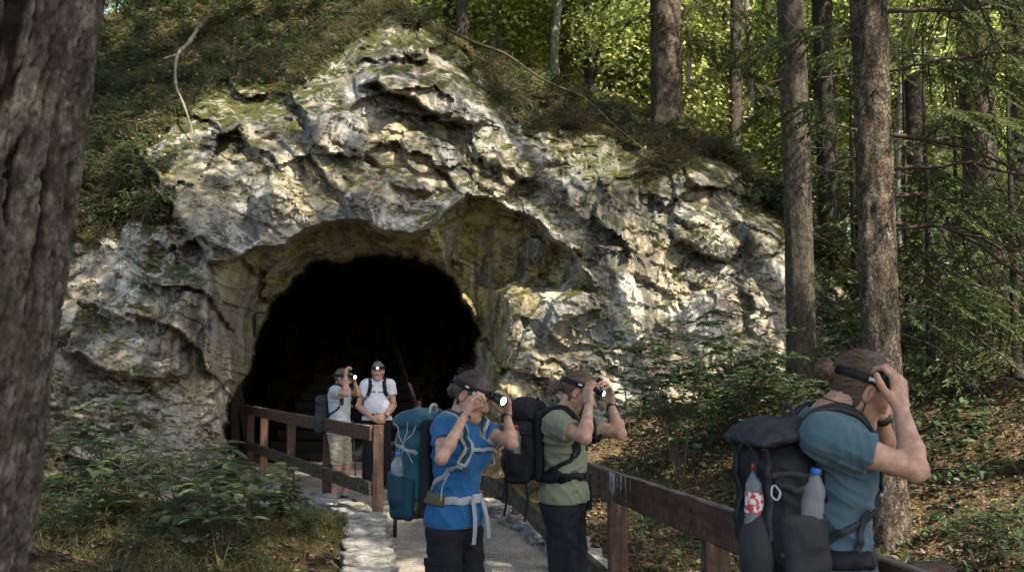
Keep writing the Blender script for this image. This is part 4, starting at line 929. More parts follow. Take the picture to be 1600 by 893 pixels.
# green grass on the mossy shoulder
si, sj = np.nonzero((soil_sd < 0) & (RY > ridge_y[None] - 2) & (RX > 100) & (RX < 1420)); wt = (.25 + 1.0 * (RX[si, sj] < 560)) * (fbm(RX[si, sj] / 40, RY[si, sj] / 28, 17, 3) > -.05); ch = rg.choice(len(si), 420, p=wt / wt.sum(), replace=False); si, sj = si[ch], sj[ch]
k = np.repeat(np.arange(len(si)), 24); pp = V[si, sj][k] + rg.normal(0, .07, (len(k), 3)); nn = Nn[si, sj][k]
v, q = blades(pp - nn * .04, nrm(nn * .7 + np.array([0, 0, .5])), .08 + .14 * rg.random(len(k)), .005, rg, .8, .4); tag(obj('hill_grass', v, q, M_grass, None, False), kind='stuff')
litter('fallen_leaves', 26000, .3, 7.5, 4.5, 16, .035, .075, 1, -.3)
litter('leaf_litter', 5200, -5, -.8, 4.5, 12, .04, .08, 2, -.2)
# crest and slope litter over the sod
si, sj = np.nonzero((soil_sd < -4) & (RY > ridge_y[None]) & (RX > 60) & (RX < 1420)); ch = rg.integers(0, len(si), 5000); si, sj = si[ch], sj[ch]; pp = V[si, sj] + Nn[si, sj] * .03
v, q = leaf_quads(pp, rdir(len(pp), .5, rg), nrm(Nn[si, sj] + rg.normal(0, .5, (len(pp), 3))), .03 + .05 * rg.random(len(pp)), .6, .3); tag(obj('hill_leaves', v, q, M_litter, None, False), kind='stuff')
# herb leaves on the right slope
n = 10000; cxs = rg.uniform(1.2, 8, 230); cys = rg.uniform(6.0, 17, 230); k = rg.integers(0, 230, n); x = cxs[k] + rg.normal(0, .16, n); y = cys[k] + rg.normal(0, .16, n); d, ins = poly_dist(x, y, PATH); x, y = x[~ins & (d > .3)], y[~ins & (d > .3)]
v, q = leaf_quads(np.stack([x, y, ground_z(x, y) + .03 + .16 * rg.random(len(x))], -1), rdir(len(x), .3, rg), nrm(np.array([0, 0, 1.]) + rg.normal(0, .35, (len(x), 3))), .04 + .06 * rg.random(len(x)), .65); tag(obj('herb_foliage', v, q, M_leaf_shrub, None, False), kind='stuff')

# ================= unseen broadleaf trees added so their crowns shade the place
def add_shade_tree(loc, H, c, rad, n, seed, label):
    loc = np.asarray(loc, float); t = empty('shade_tree', loc, label, 'tree', 'unseen trees added to shade the cave clearing'); c = np.asarray(c, float)
    (lv, lq), cl = crown_leaves(c, rad, n, .16, seed, 40 if n > 4600 else 17, .5); mb = MB()
    tp = np.array([c[0] * .5 + loc[0] * .5, c[1] * .5 + loc[1] * .5, H]); ax = spline([loc - [0, 0, .3], loc * [1, 1, 0] + [0, 0, H * .5], tp], 24); mb.add(*tube(ax, np.linspace(.24, .07, 24), 12))
    for p in cl[:22]: mb.add(*tube(spline([ax[14 + int(rng.integers(0, 10))], (ax[20] + p) / 2 + [0, 0, .3], p], 7), np.linspace(.08, .01, 7), 5, False))
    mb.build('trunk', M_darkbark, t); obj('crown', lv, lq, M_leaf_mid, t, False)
for (loc, H, c, rad, n, seed) in SHADE_TREES: add_shade_tree(loc, H, c, rad, n, seed, 'tall leafy tree added out of view, its crown shading the clearing')
# ================================================================== RAILINGS
m = Mat('stained_timber', .7, .25)
g = m.noise(4, 7, .7, m.scaled((5, .45, 5)), .5); g2 = m.noise(30, 6, .7); w_ = m.attr('grain')
col = m.ramp(m.math('ADD', m.math('MULTIPLY', g, .6), m.math('MULTIPLY', g2, .4)), [(.33, (.020, .012, .008)), (.5, (.068, .035, .022)), (.66, (.135, .080, .052))])
col = m.mix(m.ramp(m.noise(9, 7, .75, m.scaled((3, 3, .6))), [(.61, 0), (.67, .7)]), col, (.30, .27, .24))
col = m.mix(m.math('MULTIPLY', m.ramp(m.nz(), [(.6, 0), (.95, 1)]), m.ramp(g, [(.36, 0), (.52, .75)])), col, (.15, .14, .115))
m.color(col); b = m.bump(g2, .5, .006); m.bump(m.noise(12, 5, .7, m.scaled((4, 4, .5))), .4, .006, b)
M_wood = m.m
m = Mat('stained_post', .7, .25); g = m.noise(4, 7, .7, m.scaled((5, 5, .5)), .5); g2 = m.noise(30, 6, .7)
col = m.ramp(m.math('ADD', m.math('MULTIPLY', g, .6), m.math('MULTIPLY', g2, .4)), [(.33, (.022, .013, .009)), (.5, (.068, .037, .024)), (.66, (.14, .088, .06))]); col = m.mix(m.ramp(m.noise(9, 7, .75, m.scaled((3, 3, .8))), [(.60, 0), (.66, .7)]), col, (.28, .25, .21)); m.color(col); b = m.bump(g2, .5, .006); m.bump(g, .5, .006, b); M_post = m.m
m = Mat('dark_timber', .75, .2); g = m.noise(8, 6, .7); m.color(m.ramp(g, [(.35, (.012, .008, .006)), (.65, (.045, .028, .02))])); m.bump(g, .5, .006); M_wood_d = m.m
m = Mat('mossy_timber', .85, .15); g = m.noise(5, 7, .7, m.scaled((4, .5, 4)), .4); g2 = m.noise(3, 5, .6); col = m.ramp(g, [(.35, (.022, .014, .010)), (.5, (.06, .045, .03)), (.66, (.13, .11, .08))])
col = m.mix(m.ramp(g2, [(.46, 0), (.58, .6)]), col, (.065, .06, .03)); m.color(col); m.bump(g, .6, .008); M_wood_m = m.m
m = Mat('bird_lime', .9, .1); m.color((.62, .60, .57)); M_white = m.m
def beam(a, b, hw, hh, mat, parent, name, rgs, bev=.008, nseg=10, zup=True):
    """sawn timber between a and b: slightly wavy bevelled section"""
    a = np.asarray(a, float); b = np.asarray(b, float); d = nrm(b - a); up = np.array([0, 0, 1.]) if zup else np.array([0, 1., 0]); s = nrm(np.cross(d, up)); u = np.cross(s, d)
    sec = []
    for (x, y) in ((-1, -1), (1, -1), (1, 1), (-1, 1)):
        for k in (0, 1):
            if (x * y > 0) == (k == 0): sec.append((x * hw, y * (hh - bev)))
            else: sec.append((x * (hw - bev), y * hh))
    sec = np.array(sec); ang = np.arctan2(sec[:, 1], sec[:, 0]); sec = sec[np.argsort(ang)]; k = len(sec); t = np.linspace(0, 1, nseg)
    v = a + (b - a) * t[:, None, None] + s * sec[None, :, :1] + u * sec[None, :, 1:] + (s * rgs.normal(0, .0022, (nseg, k, 1)) + u * rgs.normal(0, .0022, (nseg, k, 1)))
    idx = np.arange(nseg * k).reshape(nseg, k); q = np.stack([idx[:-1], np.roll(idx, -1, 1)[:-1], np.roll(idx, -1, 1)[1:], idx[1:]], -1).reshape(-1, 4)
    return obj(name, v.reshape(-1, 3), [q, idx[:1, ::-1].copy(), idx[-1:]], mat, parent, False)
def disc_lathe_(o, ax, prof, k=10):
    o = np.asarray(o, float); ax = nrm(ax); a = nrm(np.cross(ax, [0, 0, 1])); b = np.cross(ax, a); th = np.arange(k) * 2 * math.pi / k
    v = np.concatenate([o + ax * t + (a * np.cos(th)[:, None] + b * np.sin(th)[:, None]) * max(r, 1e-4) for t, r in prof]); n = len(prof); idx = np.arange(n * k).reshape(n, k)
    return v, np.stack([idx[:-1], np.roll(idx, -1, 1)[:-1], np.roll(idx, -1, 1)[1:], idx[1:]], -1).reshape(-1, 4)
rgs = np.random.default_rng(8)
def fence(name, label, posts, railz, zt, mat, loc, low=-.25, hw=.055, railh=.075, side=1, mr=None, ext=((0, 0), (0, 0))):
    t = empty(name, loc, label, 'railing')
    pts = [np.array([p[0], p[1], 0.]) for p in posts]
    for i, p in enumerate(pts):
        beam(p + [0, 0, low], p + [0, 0, zt + (.02 if i == 0 else -.02)], hw, hw, M_post, t, 'post', rgs, .01, 8, False)
    for (z, h, mm, e) in railz:
        for i in range(len(pts) - 1):
            d = nrm(pts[i + 1] - pts[i]); sd = np.array([d[1], -d[0], 0]) * side * (hw + .026)
            a = pts[i] + sd + [0, 0, z]; b = pts[i + 1] + sd + [0, 0, z]
            if i == 0: a = a - d * e[0]
            if i == len(pts) - 2: b = b + d * e[1]
            a = a + d * .004; b = b - d * .0
            beam(a, b, .024, h, mm, t, 'rail', rgs, .006, 14)
            for e_ in ((pts[i], pts[i + 1]) if i == len(pts) - 2 else (pts[i],)):
                for dz in (-.32, .32): obj('bolt', *disc_lathe_(e_ + sd + [0, 0, z + dz * h] + nrm(sd) * .0245 + d * .03, nrm(sd), [(0, .011), (.004, .010), (.006, .006), (.006, 0)]), M_wood_d, t)
    return t
fence('wooden_railing', 'brown wooden railing on the left of the path, running back into the cave mouth', [(-1.43, 10.75), (-2.28, 12.45), (-3.12, 14.2), (-3.95, 16.0), (-4.42, 17.0)],
      [(.985, .078, M_wood, (.0, .1)), (.40, .075, M_wood_m, (.0, .1))], 1.05, M_wood, (-1.43, 10.75, 0), -.35, .052, side=-1)
fence('wooden_railing', 'brown wooden railing on the right of the path, splashed with white, beside the leafy slope', [(1.30, 3.15), (.955, 4.76), (.645, 6.2), (.36, 8.4), (.06, 10.85), (-.48, 12.3)],
      [(.972, .088, M_wood, (1.6, .0)), (.36, .09, M_wood_m, (1.6, .0))], 1.04, M_wood, (1.3, 3.15, 0), -.5, .058, side=-1)
# droppings splashed down the near top rail
mb = MB(); fr = bpy.data.objects['wooden_railing.001']; a = np.array([.645, 6.2, 0]); d = nrm(a - np.array([.955, 4.76, 0])); sd = np.array([d[1], -d[0], 0]); face = a - sd * (.058 + .026 + .0268)
for i in range(42):
    c0 = .24 + rgs.normal(0, .03) if i % 3 else .42 + rgs.normal(0, .09); l = .01 + .13 * rgs.random() ** 2; w0 = .0015 + .005 * rgs.random() ** 2; z1 = 1.058 - (.0 if rgs.random() < .6 else .10 * rgs.random())
    pos = face - d * c0 - sd * .0003 * (i % 7); z2 = max(z1 - l, .88)
    mb.add(np.array([pos + d * w0 + [0, 0, z1], pos - d * w0 + [0, 0, z1 + .002], pos - d * w0 * .6 + [0, 0, z2], pos + d * w0 * .4 + [0, 0, z2 - .004]]), [[0, 1, 2, 3]])
mb.build('white_splash', M_white, fr, False)
# inner hand rail of the stairs in the dark, and the propped timbers at the cave's left wall
def stick(name, label, cat, a, b, h, mat): 
    t = empty(name, a, label, cat); return t
t = empty('stair_railing', (-1.62, 17.3, 0), 'dim wooden stair railing standing in the dark of the cave behind the older man', 'railing')
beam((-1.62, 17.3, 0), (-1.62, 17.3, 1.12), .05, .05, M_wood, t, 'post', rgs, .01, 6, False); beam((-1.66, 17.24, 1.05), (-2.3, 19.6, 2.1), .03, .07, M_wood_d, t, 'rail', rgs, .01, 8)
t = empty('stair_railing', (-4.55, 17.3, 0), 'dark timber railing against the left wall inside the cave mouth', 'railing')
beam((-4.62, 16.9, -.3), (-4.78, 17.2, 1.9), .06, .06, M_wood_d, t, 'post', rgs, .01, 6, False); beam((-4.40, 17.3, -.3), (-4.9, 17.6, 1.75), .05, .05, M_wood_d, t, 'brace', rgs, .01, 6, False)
# ================================================================== PEOPLE
# bodies, clothes and packs are grown as one smooth skin each round a field of distances
def dot(a, b): return (a * b).sum(-1)
def rcone(a, b, ra, rb):
    a = np.asarray(a, np.float32); b = np.asarray(b, np.float32); e = b - a; ee = float(e @ e) + 1e-9
    def f(p):
        t = np.clip(((p - a) @ e) / ee, 0, 1); return np.linalg.norm(p - a - t[:, None] * e, axis=1) - (ra + (rb - ra) * t)
    return f
def ell(c, r, ax=None):
    c = np.asarray(c, np.float32); r = np.asarray(r, np.float32); A = np.eye(3, dtype=np.float32) if ax is None else np.asarray(ax, np.float32)
    def f(p):
        q = (p - c) @ A.T; k0 = np.linalg.norm(q / r, axis=1); k1 = np.linalg.norm(q / (r * r), axis=1); return k0 * (k0 - 1) / np.maximum(k1, 1e-6)
    return f
def rbox(c, h, ax, r=.02):
    c = np.asarray(c, np.float32); h = np.asarray(h, np.float32) - r; A = np.asarray(ax, np.float32)
    def f(p):
        q = np.abs((p - c) @ A.T) - h; return np.linalg.norm(np.maximum(q, 0), axis=1) + np.minimum(q.max(1), 0) - r
    return f
def smin(a, b, k):
    h = np.clip(.5 + .5 * (b - a) / k, 0, 1); return b + (a - b) * h - k * h * (1 - h)
def U(fs, k=.02):
    def f(p):
        d = fs[0](p)
        for g in fs[1:]: d = smin(d, g(p), k)
        return d
    return f
def sub_(f, g, k=.004): return lambda p: -smin(-f(p), g(p), k)
def isect(f, g, k=.004): return lambda p: -smin(-f(p), -g(p), k)
def plane(o, n):
    o = np.asarray(o, np.float32); n = np.asarray(nrm(n), np.float32); return lambda p: (p - o) @ n
def off(f, d): return lambda p: f(p) - d
_ws = np.random.default_rng(99); _wd = nrm(_ws.normal(size=(9, 3))).astype(np.float32); _wp = _ws.random(9) * 6.28
def wrinkle(p, fr, seed=0, st=(1, 1, 1), ax=None):
    q = p @ np.asarray(ax, np.float32).T if ax is not None else p
    q = q * np.asarray(st, np.float32); w = 0
    for i in range(3): w = w + np.sin(q @ _wd[(i + seed) % 9] * fr * .43 + _wp[(i + seed) % 9] + seed)
    s = 0
    for i in range(4): s = s + (np.abs(np.sin(q @ _wd[(i * 2 + seed) % 9] * fr * (.7 + .25 * i) + _wp[i] + w * .9)) * 2 - 1.2) / (1 + .4 * i)
    return s / 2.6
def fold(c, ax, fr, rad, amp, sd=0):
    c = np.asarray(c, np.float32); ax = nrm(ax).astype(np.float32)
    def g(p):
        q = p - c; r2 = (q * q).sum(1) / rad ** 2; s = q @ ax * fr + 1.1 * np.sin(q @ _wd[sd % 9] * 16 + sd) + .6 * np.sin(q @ _wd[(sd + 4) % 9] * 31)
        return amp * .75 * (2 * np.sqrt(np.abs(np.sin(s))) - 1.2) * np.exp(-r2)
    return g
def mesh_sdf(f, lo, hi, h):
    lo = np.asarray(lo, np.float32); n = np.maximum(np.ceil((np.asarray(hi) - lo) / h).astype(int) + 1, 2); B = 8
    nb = (n + B - 1) // B; N = nb * B + 1
    val = np.ones(N, np.float32)
    ci = np.stack(np.meshgrid(*[np.arange(k) for k in nb], indexing='ij'), -1).reshape(-1, 3)
    cd = f((lo + (ci * B + B / 2) * h).astype(np.float32)); act = np.abs(cd) < h * B * 1.15 + .012
    # fill with coarse signs first
    S = np.where(cd < 0, -1., 1.).astype(np.float32).reshape(nb); val[:-1, :-1, :-1] = np.repeat(np.repeat(np.repeat(S, B, 0), B, 1), B, 2)
    val[-1] = val[-2]; val[:, -1] = val[:, -2]; val[:, :, -1] = val[:, :, -2]
    l = np.stack(np.meshgrid(*[np.arange(B + 1)] * 3, indexing='ij'), -1).reshape(-1, 3); A = ci[act]
    for i in range(0, len(A), 120):
        a = A[i:i + 120]; idx = a[:, None] * B + l[None]; d = f((lo + idx.reshape(-1, 3) * h).astype(np.float32)); j = idx.reshape(-1, 3); val[j[:, 0], j[:, 1], j[:, 2]] = d
    ins = val < 0; cs = np.zeros(tuple(np.array(N) - 1), np.int8)
    for a in (0, 1):
        for b in (0, 1):
            for c in (0, 1): cs += ins[a:N[0] - 1 + a, b:N[1] - 1 + b, c:N[2] - 1 + c]
    cell = np.argwhere((cs > 0) & (cs < 8)); vid_ = -np.ones(cs.shape, np.int32); vid_[tuple(cell.T)] = np.arange(len(cell))
    cr = [(0, 0, 0), (1, 0, 0), (0, 1, 0), (1, 1, 0), (0, 0, 1), (1, 0, 1), (0, 1, 1), (1, 1, 1)]
    cv = np.stack([val[cell[:, 0] + a, cell[:, 1] + b, cell[:, 2] + c] for a, b, c in cr], 1); acc = np.zeros((len(cell), 3)); cnt = np.zeros(len(cell))
    for i in range(8):
        for j in range(i + 1, 8):
            df = np.array(cr[j]) - np.array(cr[i])
            if np.abs(df).sum() != 1: continue
            m = (cv[:, i] < 0) != (cv[:, j] < 0); t = np.where(m, cv[:, i] / (cv[:, i] - cv[:, j] + 1e-12), 0)
            acc += m[:, None] * (np.array(cr[i]) + t[:, None] * df); cnt += m
    v = lo + (cell + acc / np.maximum(cnt, 1)[:, None]) * h; Qs = []
    for ax in range(3):
        s0 = [slice(None)] * 3; s1 = [slice(None)] * 3; s0[ax] = slice(0, -1); s1[ax] = slice(1, None)
        e = np.argwhere(ins[tuple(s0)] != ins[tuple(s1)]); o1 = (ax + 1) % 3; o2 = (ax + 2) % 3
        ok = (e[:, o1] > 0) & (e[:, o2] > 0) & (e[:, o1] < N[o1] - 1) & (e[:, o2] < N[o2] - 1); e = e[ok]; fl = ins[tuple(e.T)]; r = []
        for (p, q) in ((0, 0), (1, 0), (1, 1), (0, 1)):
            g = e.copy(); g[:, o1] -= 1 - p; g[:, o2] -= 1 - q; r.append(vid_[tuple(g.T)])
        r = np.stack(r, 1); r = np.where(fl[:, None], r, r[:, ::-1]); Qs.append(r[(r >= 0).all(1)])
    return v, np.concatenate(Qs)
def grad(f, p, e=.004):
    p = np.asarray(p, np.float32); g = np.stack([f(p + np.float32([e, 0, 0])) - f(p - np.float32([e, 0, 0])), f(p + np.float32([0, e, 0])) - f(p - np.float32([0, e, 0])), f(p + np.float32([0, 0, e])) - f(p - np.float32([0, 0, e]))], 1)
    return nrm(g)
def project(f, p, d=.004, it=8):
    p = np.array(p, np.float32)
    for _ in range(it):
        g = grad(f, p); p = p - (g * (f(p) - d)[:, None] * .8).astype(np.float32)
    return p, grad(f, p)
# ---- skins and cloths
m = Mat('skin', .55, .35); n1 = m.noise(30, 5, .6); col = m.mix(m.ramp(n1, [(.36, 0), (.64, 1)]), (.31, .165, .105), (.47, .285, .195)); col = m.mix(m.attr('red'), col, (.42, .16, .12)); m.color(col)
m.b.inputs['Subsurface Weight'].default_value = .08; m.b.inputs['Subsurface Radius'].default_value = (.01, .004, .002); b = m.bump(m.noise(45, 5, .6), .12, .004); m.bump(m.noise(260, 4, .6), .25, .0012, b); M_skin = m.m
def hair_mat(name, a, b):
    m = Mat(name, .45, .4); n = m.noise(1, 5, .7, m.scaled((16, 16, 130)), .4); m.color(m.ramp(n, [(.36, a), (.64, b)])); m.bump(n, .9, .006); return m.m
def cloth(name, c, var=.22, wv=900, rough=.9, st=(1, 1, 1), sheen=.12):
    m = Mat(name, rough, .15); c = np.array(c); n = m.noise(9, 5, .65); n2 = m.noise(wv / 3, 2, .5)
    m.color(m.mix(m.math('ADD', m.math('MULTIPLY', n, .7), m.math('MULTIPLY', n2, .3)), tuple(c * (1 - var)), tuple(np.minimum(1, c * (1 + var))))); m.b.inputs['Sheen Weight'].default_value = sheen if max(c) > .06 else 0.
    b = m.bump(m.noise(22, 5, .62, None, .8), .45, .012); m.bump(n2, .3, .001, b); return m.m
M_hair_b = hair_mat('brown_hair', (.035, .018, .010), (.13, .075, .042)); M_hair_d = hair_mat('dark_hair', (.016, .009, .007), (.06, .035, .026)); M_hair_g = hair_mat('grey_hair', (.035, .032, .03), (.17, .16, .15))
M_blue = cloth('royal_blue_jersey', (.012, .085, .20)); M_teal = cloth('pale_blue_shirt', (.054, .098, .120)); M_sage = cloth('sage_shirt', (.165, .180, .115)); M_whitec = cloth('white_polo', (.62, .60, .63), .06); M_greyc = cloth('grey_shirt', (.34, .37, .39), .1)
M_black = cloth('black_cloth', (.014, .014, .016)); M_blackn = cloth('black_nylon', (.011, .011, .013), .3, 600, .6); M_dkgrey = cloth('charcoal_nylon', (.030, .031, .034), .3, 600, .65); M_khaki = cloth('khaki_cotton', (.27, .235, .165))
M_tealn = cloth('teal_nylon', (.010, .062, .088), .3, 600, .5); M_olive = cloth('ochre_nylon', (.085, .068, .028), .3); M_tealmesh = cloth('teal_mesh', (.008, .040, .056), .3, 1500, .6); M_mesh = cloth('black_mesh', (.016, .018, .02), .5, 1500); M_greyw = cloth('grey_webbing', (.25, .26, .27), .1, 2000); M_trouser = cloth('dark_trousers', (.017, .018, .022), .3)
M_rubber = simple_mat('black_rubber', (.012, .012, .012), .5, .4, .2); M_plastic = simple_mat('black_plastic', (.012, .012, .013), .35, .5, .2, 30, 0); M_print = simple_mat('white_print', (.62, .62, .62), .7, .2, .05, 30, 0); M_metal = simple_mat('grey_buckle', (.33, .33, .34), .35, .6, .1, 30, 0)
M_redcap = simple_mat('red_cap', (.45, .03, .03), .4, .4, .1, 30, 0); M_bluecap = simple_mat('blue_cap', (.03, .14, .42), .4, .4, .1, 30, 0); M_brownshoe = simple_mat('brown_leather', (.06, .035, .025), .6); M_shoe = simple_mat('navy_shoe', (.02, .025, .035), .7); M_sole = simple_mat('pale_sole', (.35, .35, .36), .7); M_cyan = simple_mat('cyan_trim', (.05, .28, .36), .6)
m = Mat('bottle_plastic', .04, .6); m.color((.86, .92, .95)); m.b.inputs['Transmission Weight'].default_value = .84; m.b.inputs['IOR'].default_value = 1.12; M_bottle = m.m
m = Mat('red_label', .5, .3); m.color(m.mix(m.ramp(m.noise(60, 2, .5), [(.48, 0), (.52, 1)]), (.42, .04, .05), (.65, .6, .58))); M_label = m.m
def lamp_mat(name, s):
    m = Mat(name); e = m.n('ShaderNodeEmission'); e.inputs[0].default_value = (.93, .97, 1, 1); e.inputs[1].default_value = s; m.L(e.outputs[0], m.out.inputs[0]); return m.m
M_lens = lamp_mat('lit_lens', 7.0); M_lens2 = lamp_mat('lit_led', 3.0)
# ---- hands: palm + five separate fingers
def hand(W, d, n, t, s=1.0, curl=((.5, .7, .4),) * 4, th=((.5, .75, .35), (.75, .45, .45)), spread=.0):
    """W wrist, d wrist->knuckles, n palm side, t thumb side; returns (palm parts, fingers)"""
    W = np.asarray(W, float); d = nrm(d); t = nrm(np.asarray(t) - d * np.dot(t, d)); n = nrm(np.asarray(n) - d * np.dot(n, d) - t * np.dot(n, t))
    KO = ((.090, .027), (.093, .008), (.088, -.011), (.080, -.028)); LN = ((.042, .025, .021), (.046, .029, .022), (.043, .027, .021), (.034, .020, .019)); RD = (.0094, .0096, .0091, .0080)
    palm = []; fing = []
    for i in range(4):
        K = W + (d * KO[i][0] + t * KO[i][1]) * s; palm.append(rcone(W + (t * KO[i][1] * .62 + d * .012) * s, K - d * .004 * s, .0165 * s, .0118 * s))
        a = 0; p = K; fs = []; sp = spread * (1.5 - i) * .12
        for j in range(3):
            a += curl[i][j] if j < len(curl[i]) else 0; dr = nrm(d * math.cos(a) + n * math.sin(a) + t * sp * math.cos(a)); q = p + dr * LN[i][j] * s
            fs.append(rcone(p, q, RD[i] * s * (1 - .08 * j), RD[i] * s * (1 - .08 * (j + 1)))); p = q
        fing.append(U(fs, .004))
    p = W + (t * .020 + d * .022 + n * .006) * s; q = None; fs = []
    v1 = nrm(d * th[0][0] + t * th[0][1] + n * th[0][2]); v2 = nrm(d * th[1][0] + t * th[1][1] + n * th[1][2]); v3 = nrm(v2 * .9 + (v2 - v1) * .35)
    palm.append(rcone(p, p + v1 * .040 * s, .019 * s, .0135 * s)); p1 = p + v1 * .046 * s; p2 = p1 + v2 * .034 * s; p3 = p2 + v3 * .027 * s
    fing.append(U([rcone(p, p1, .015 * s, .0118 * s), rcone(p1, p2, .0118 * s, .0105 * s), rcone(p2, p3, .0105 * s, .0088 * s)], .005))
    pf = U(palm, .012)
    def f(x):
        r = pf(x)
        g = fing[0](x)
        for k in fing[1:]: g = np.minimum(g, k(x))
        return smin(r, g, .005)
    return f
def head_sdf(Hc, fw, up, s=1.0, beard=0, female=False):
    fw = nrm(fw); hr = nrm(np.cross(fw, up)); up = np.cross(hr, fw); A = np.stack([hr, fw, up]); L = lambda r, f, u: Hc + (hr * r + fw * f + up * u) * s
    jw = .90 if female else 1.0
    core = [ell(L(0, -.012, .030), np.array([.077, .097, .092]) * s, A), ell(L(0, .030, -.035), np.array([.060 * jw, .066, .082]) * s, A), rcone(L(-.047 * jw, .0, -.052), L(-.012, .068, -.102), .026 * s, .020 * s), rcone(L(.047 * jw, .0, -.052), L(.012, .068, -.102), .026 * s, .020 * s),
            rcone(L(-.012, .074, -.102), L(.012, .074, -.102), .020 * s, .020 * s), rcone(L(-.036, .077, .024), L(.036, .077, .024), .015 * s, .015 * s), ell(L(-.040, .064, -.022), np.array([.024, .024, .020]) * s, A), ell(L(.040, .064, -.022), np.array([.024, .024, .020]) * s, A)]
    base = U(core, .03 * s)
    soc = [ell(L(x * .031, .098, .002), np.array([.019, .014, .012]) * s, A) for x in (-1, 1)]
    nose = U([rcone(L(0, .090, .010), L(0, .113, -.030), .009 * s, .012 * s), rcone(L(-.012, .100, -.036), L(.012, .100, -.036), .0085 * s, .0085 * s)], .01)
    lips = [rcone(L(-.018, .088, -.064), L(.018, .088, -.064), .0065 * s, .0065 * s), rcone(L(-.015, .086, -.073), L(.015, .086, -.073), .007 * s, .007 * s)]
    eyes = [ell(L(x * .031, .080, .001), np.array([.0125] * 3) * s, A) for x in (-1, 1)]
    ears = []
    for x in (-1, 1):
        ea = ell(L(x * .080, -.012, -.012), np.array([.013, .020, .033]) * s, A); ears.append(sub_(ea, ell(L(x * .091, -.009, -.009), np.array([.009, .012, .020]) * s, A), .004))
        ears.append(rcone(L(x * .082, -.004, -.004), L(x * .083, -.002, -.018), .0045 * s, .005 * s))
    def f(p):
        d = base(p)
        for g in soc: d = -smin(-d, g(p), .010 * s)
        d = smin(d, nose(p), .010 * s)
        for g in lips: d = smin(d, g(p), .005 * s)
        for g in eyes: d = np.minimum(d, g(p))
        for g in ears: d = smin(d, g(p), .006 * s)
        return d
    return f, L, A, base
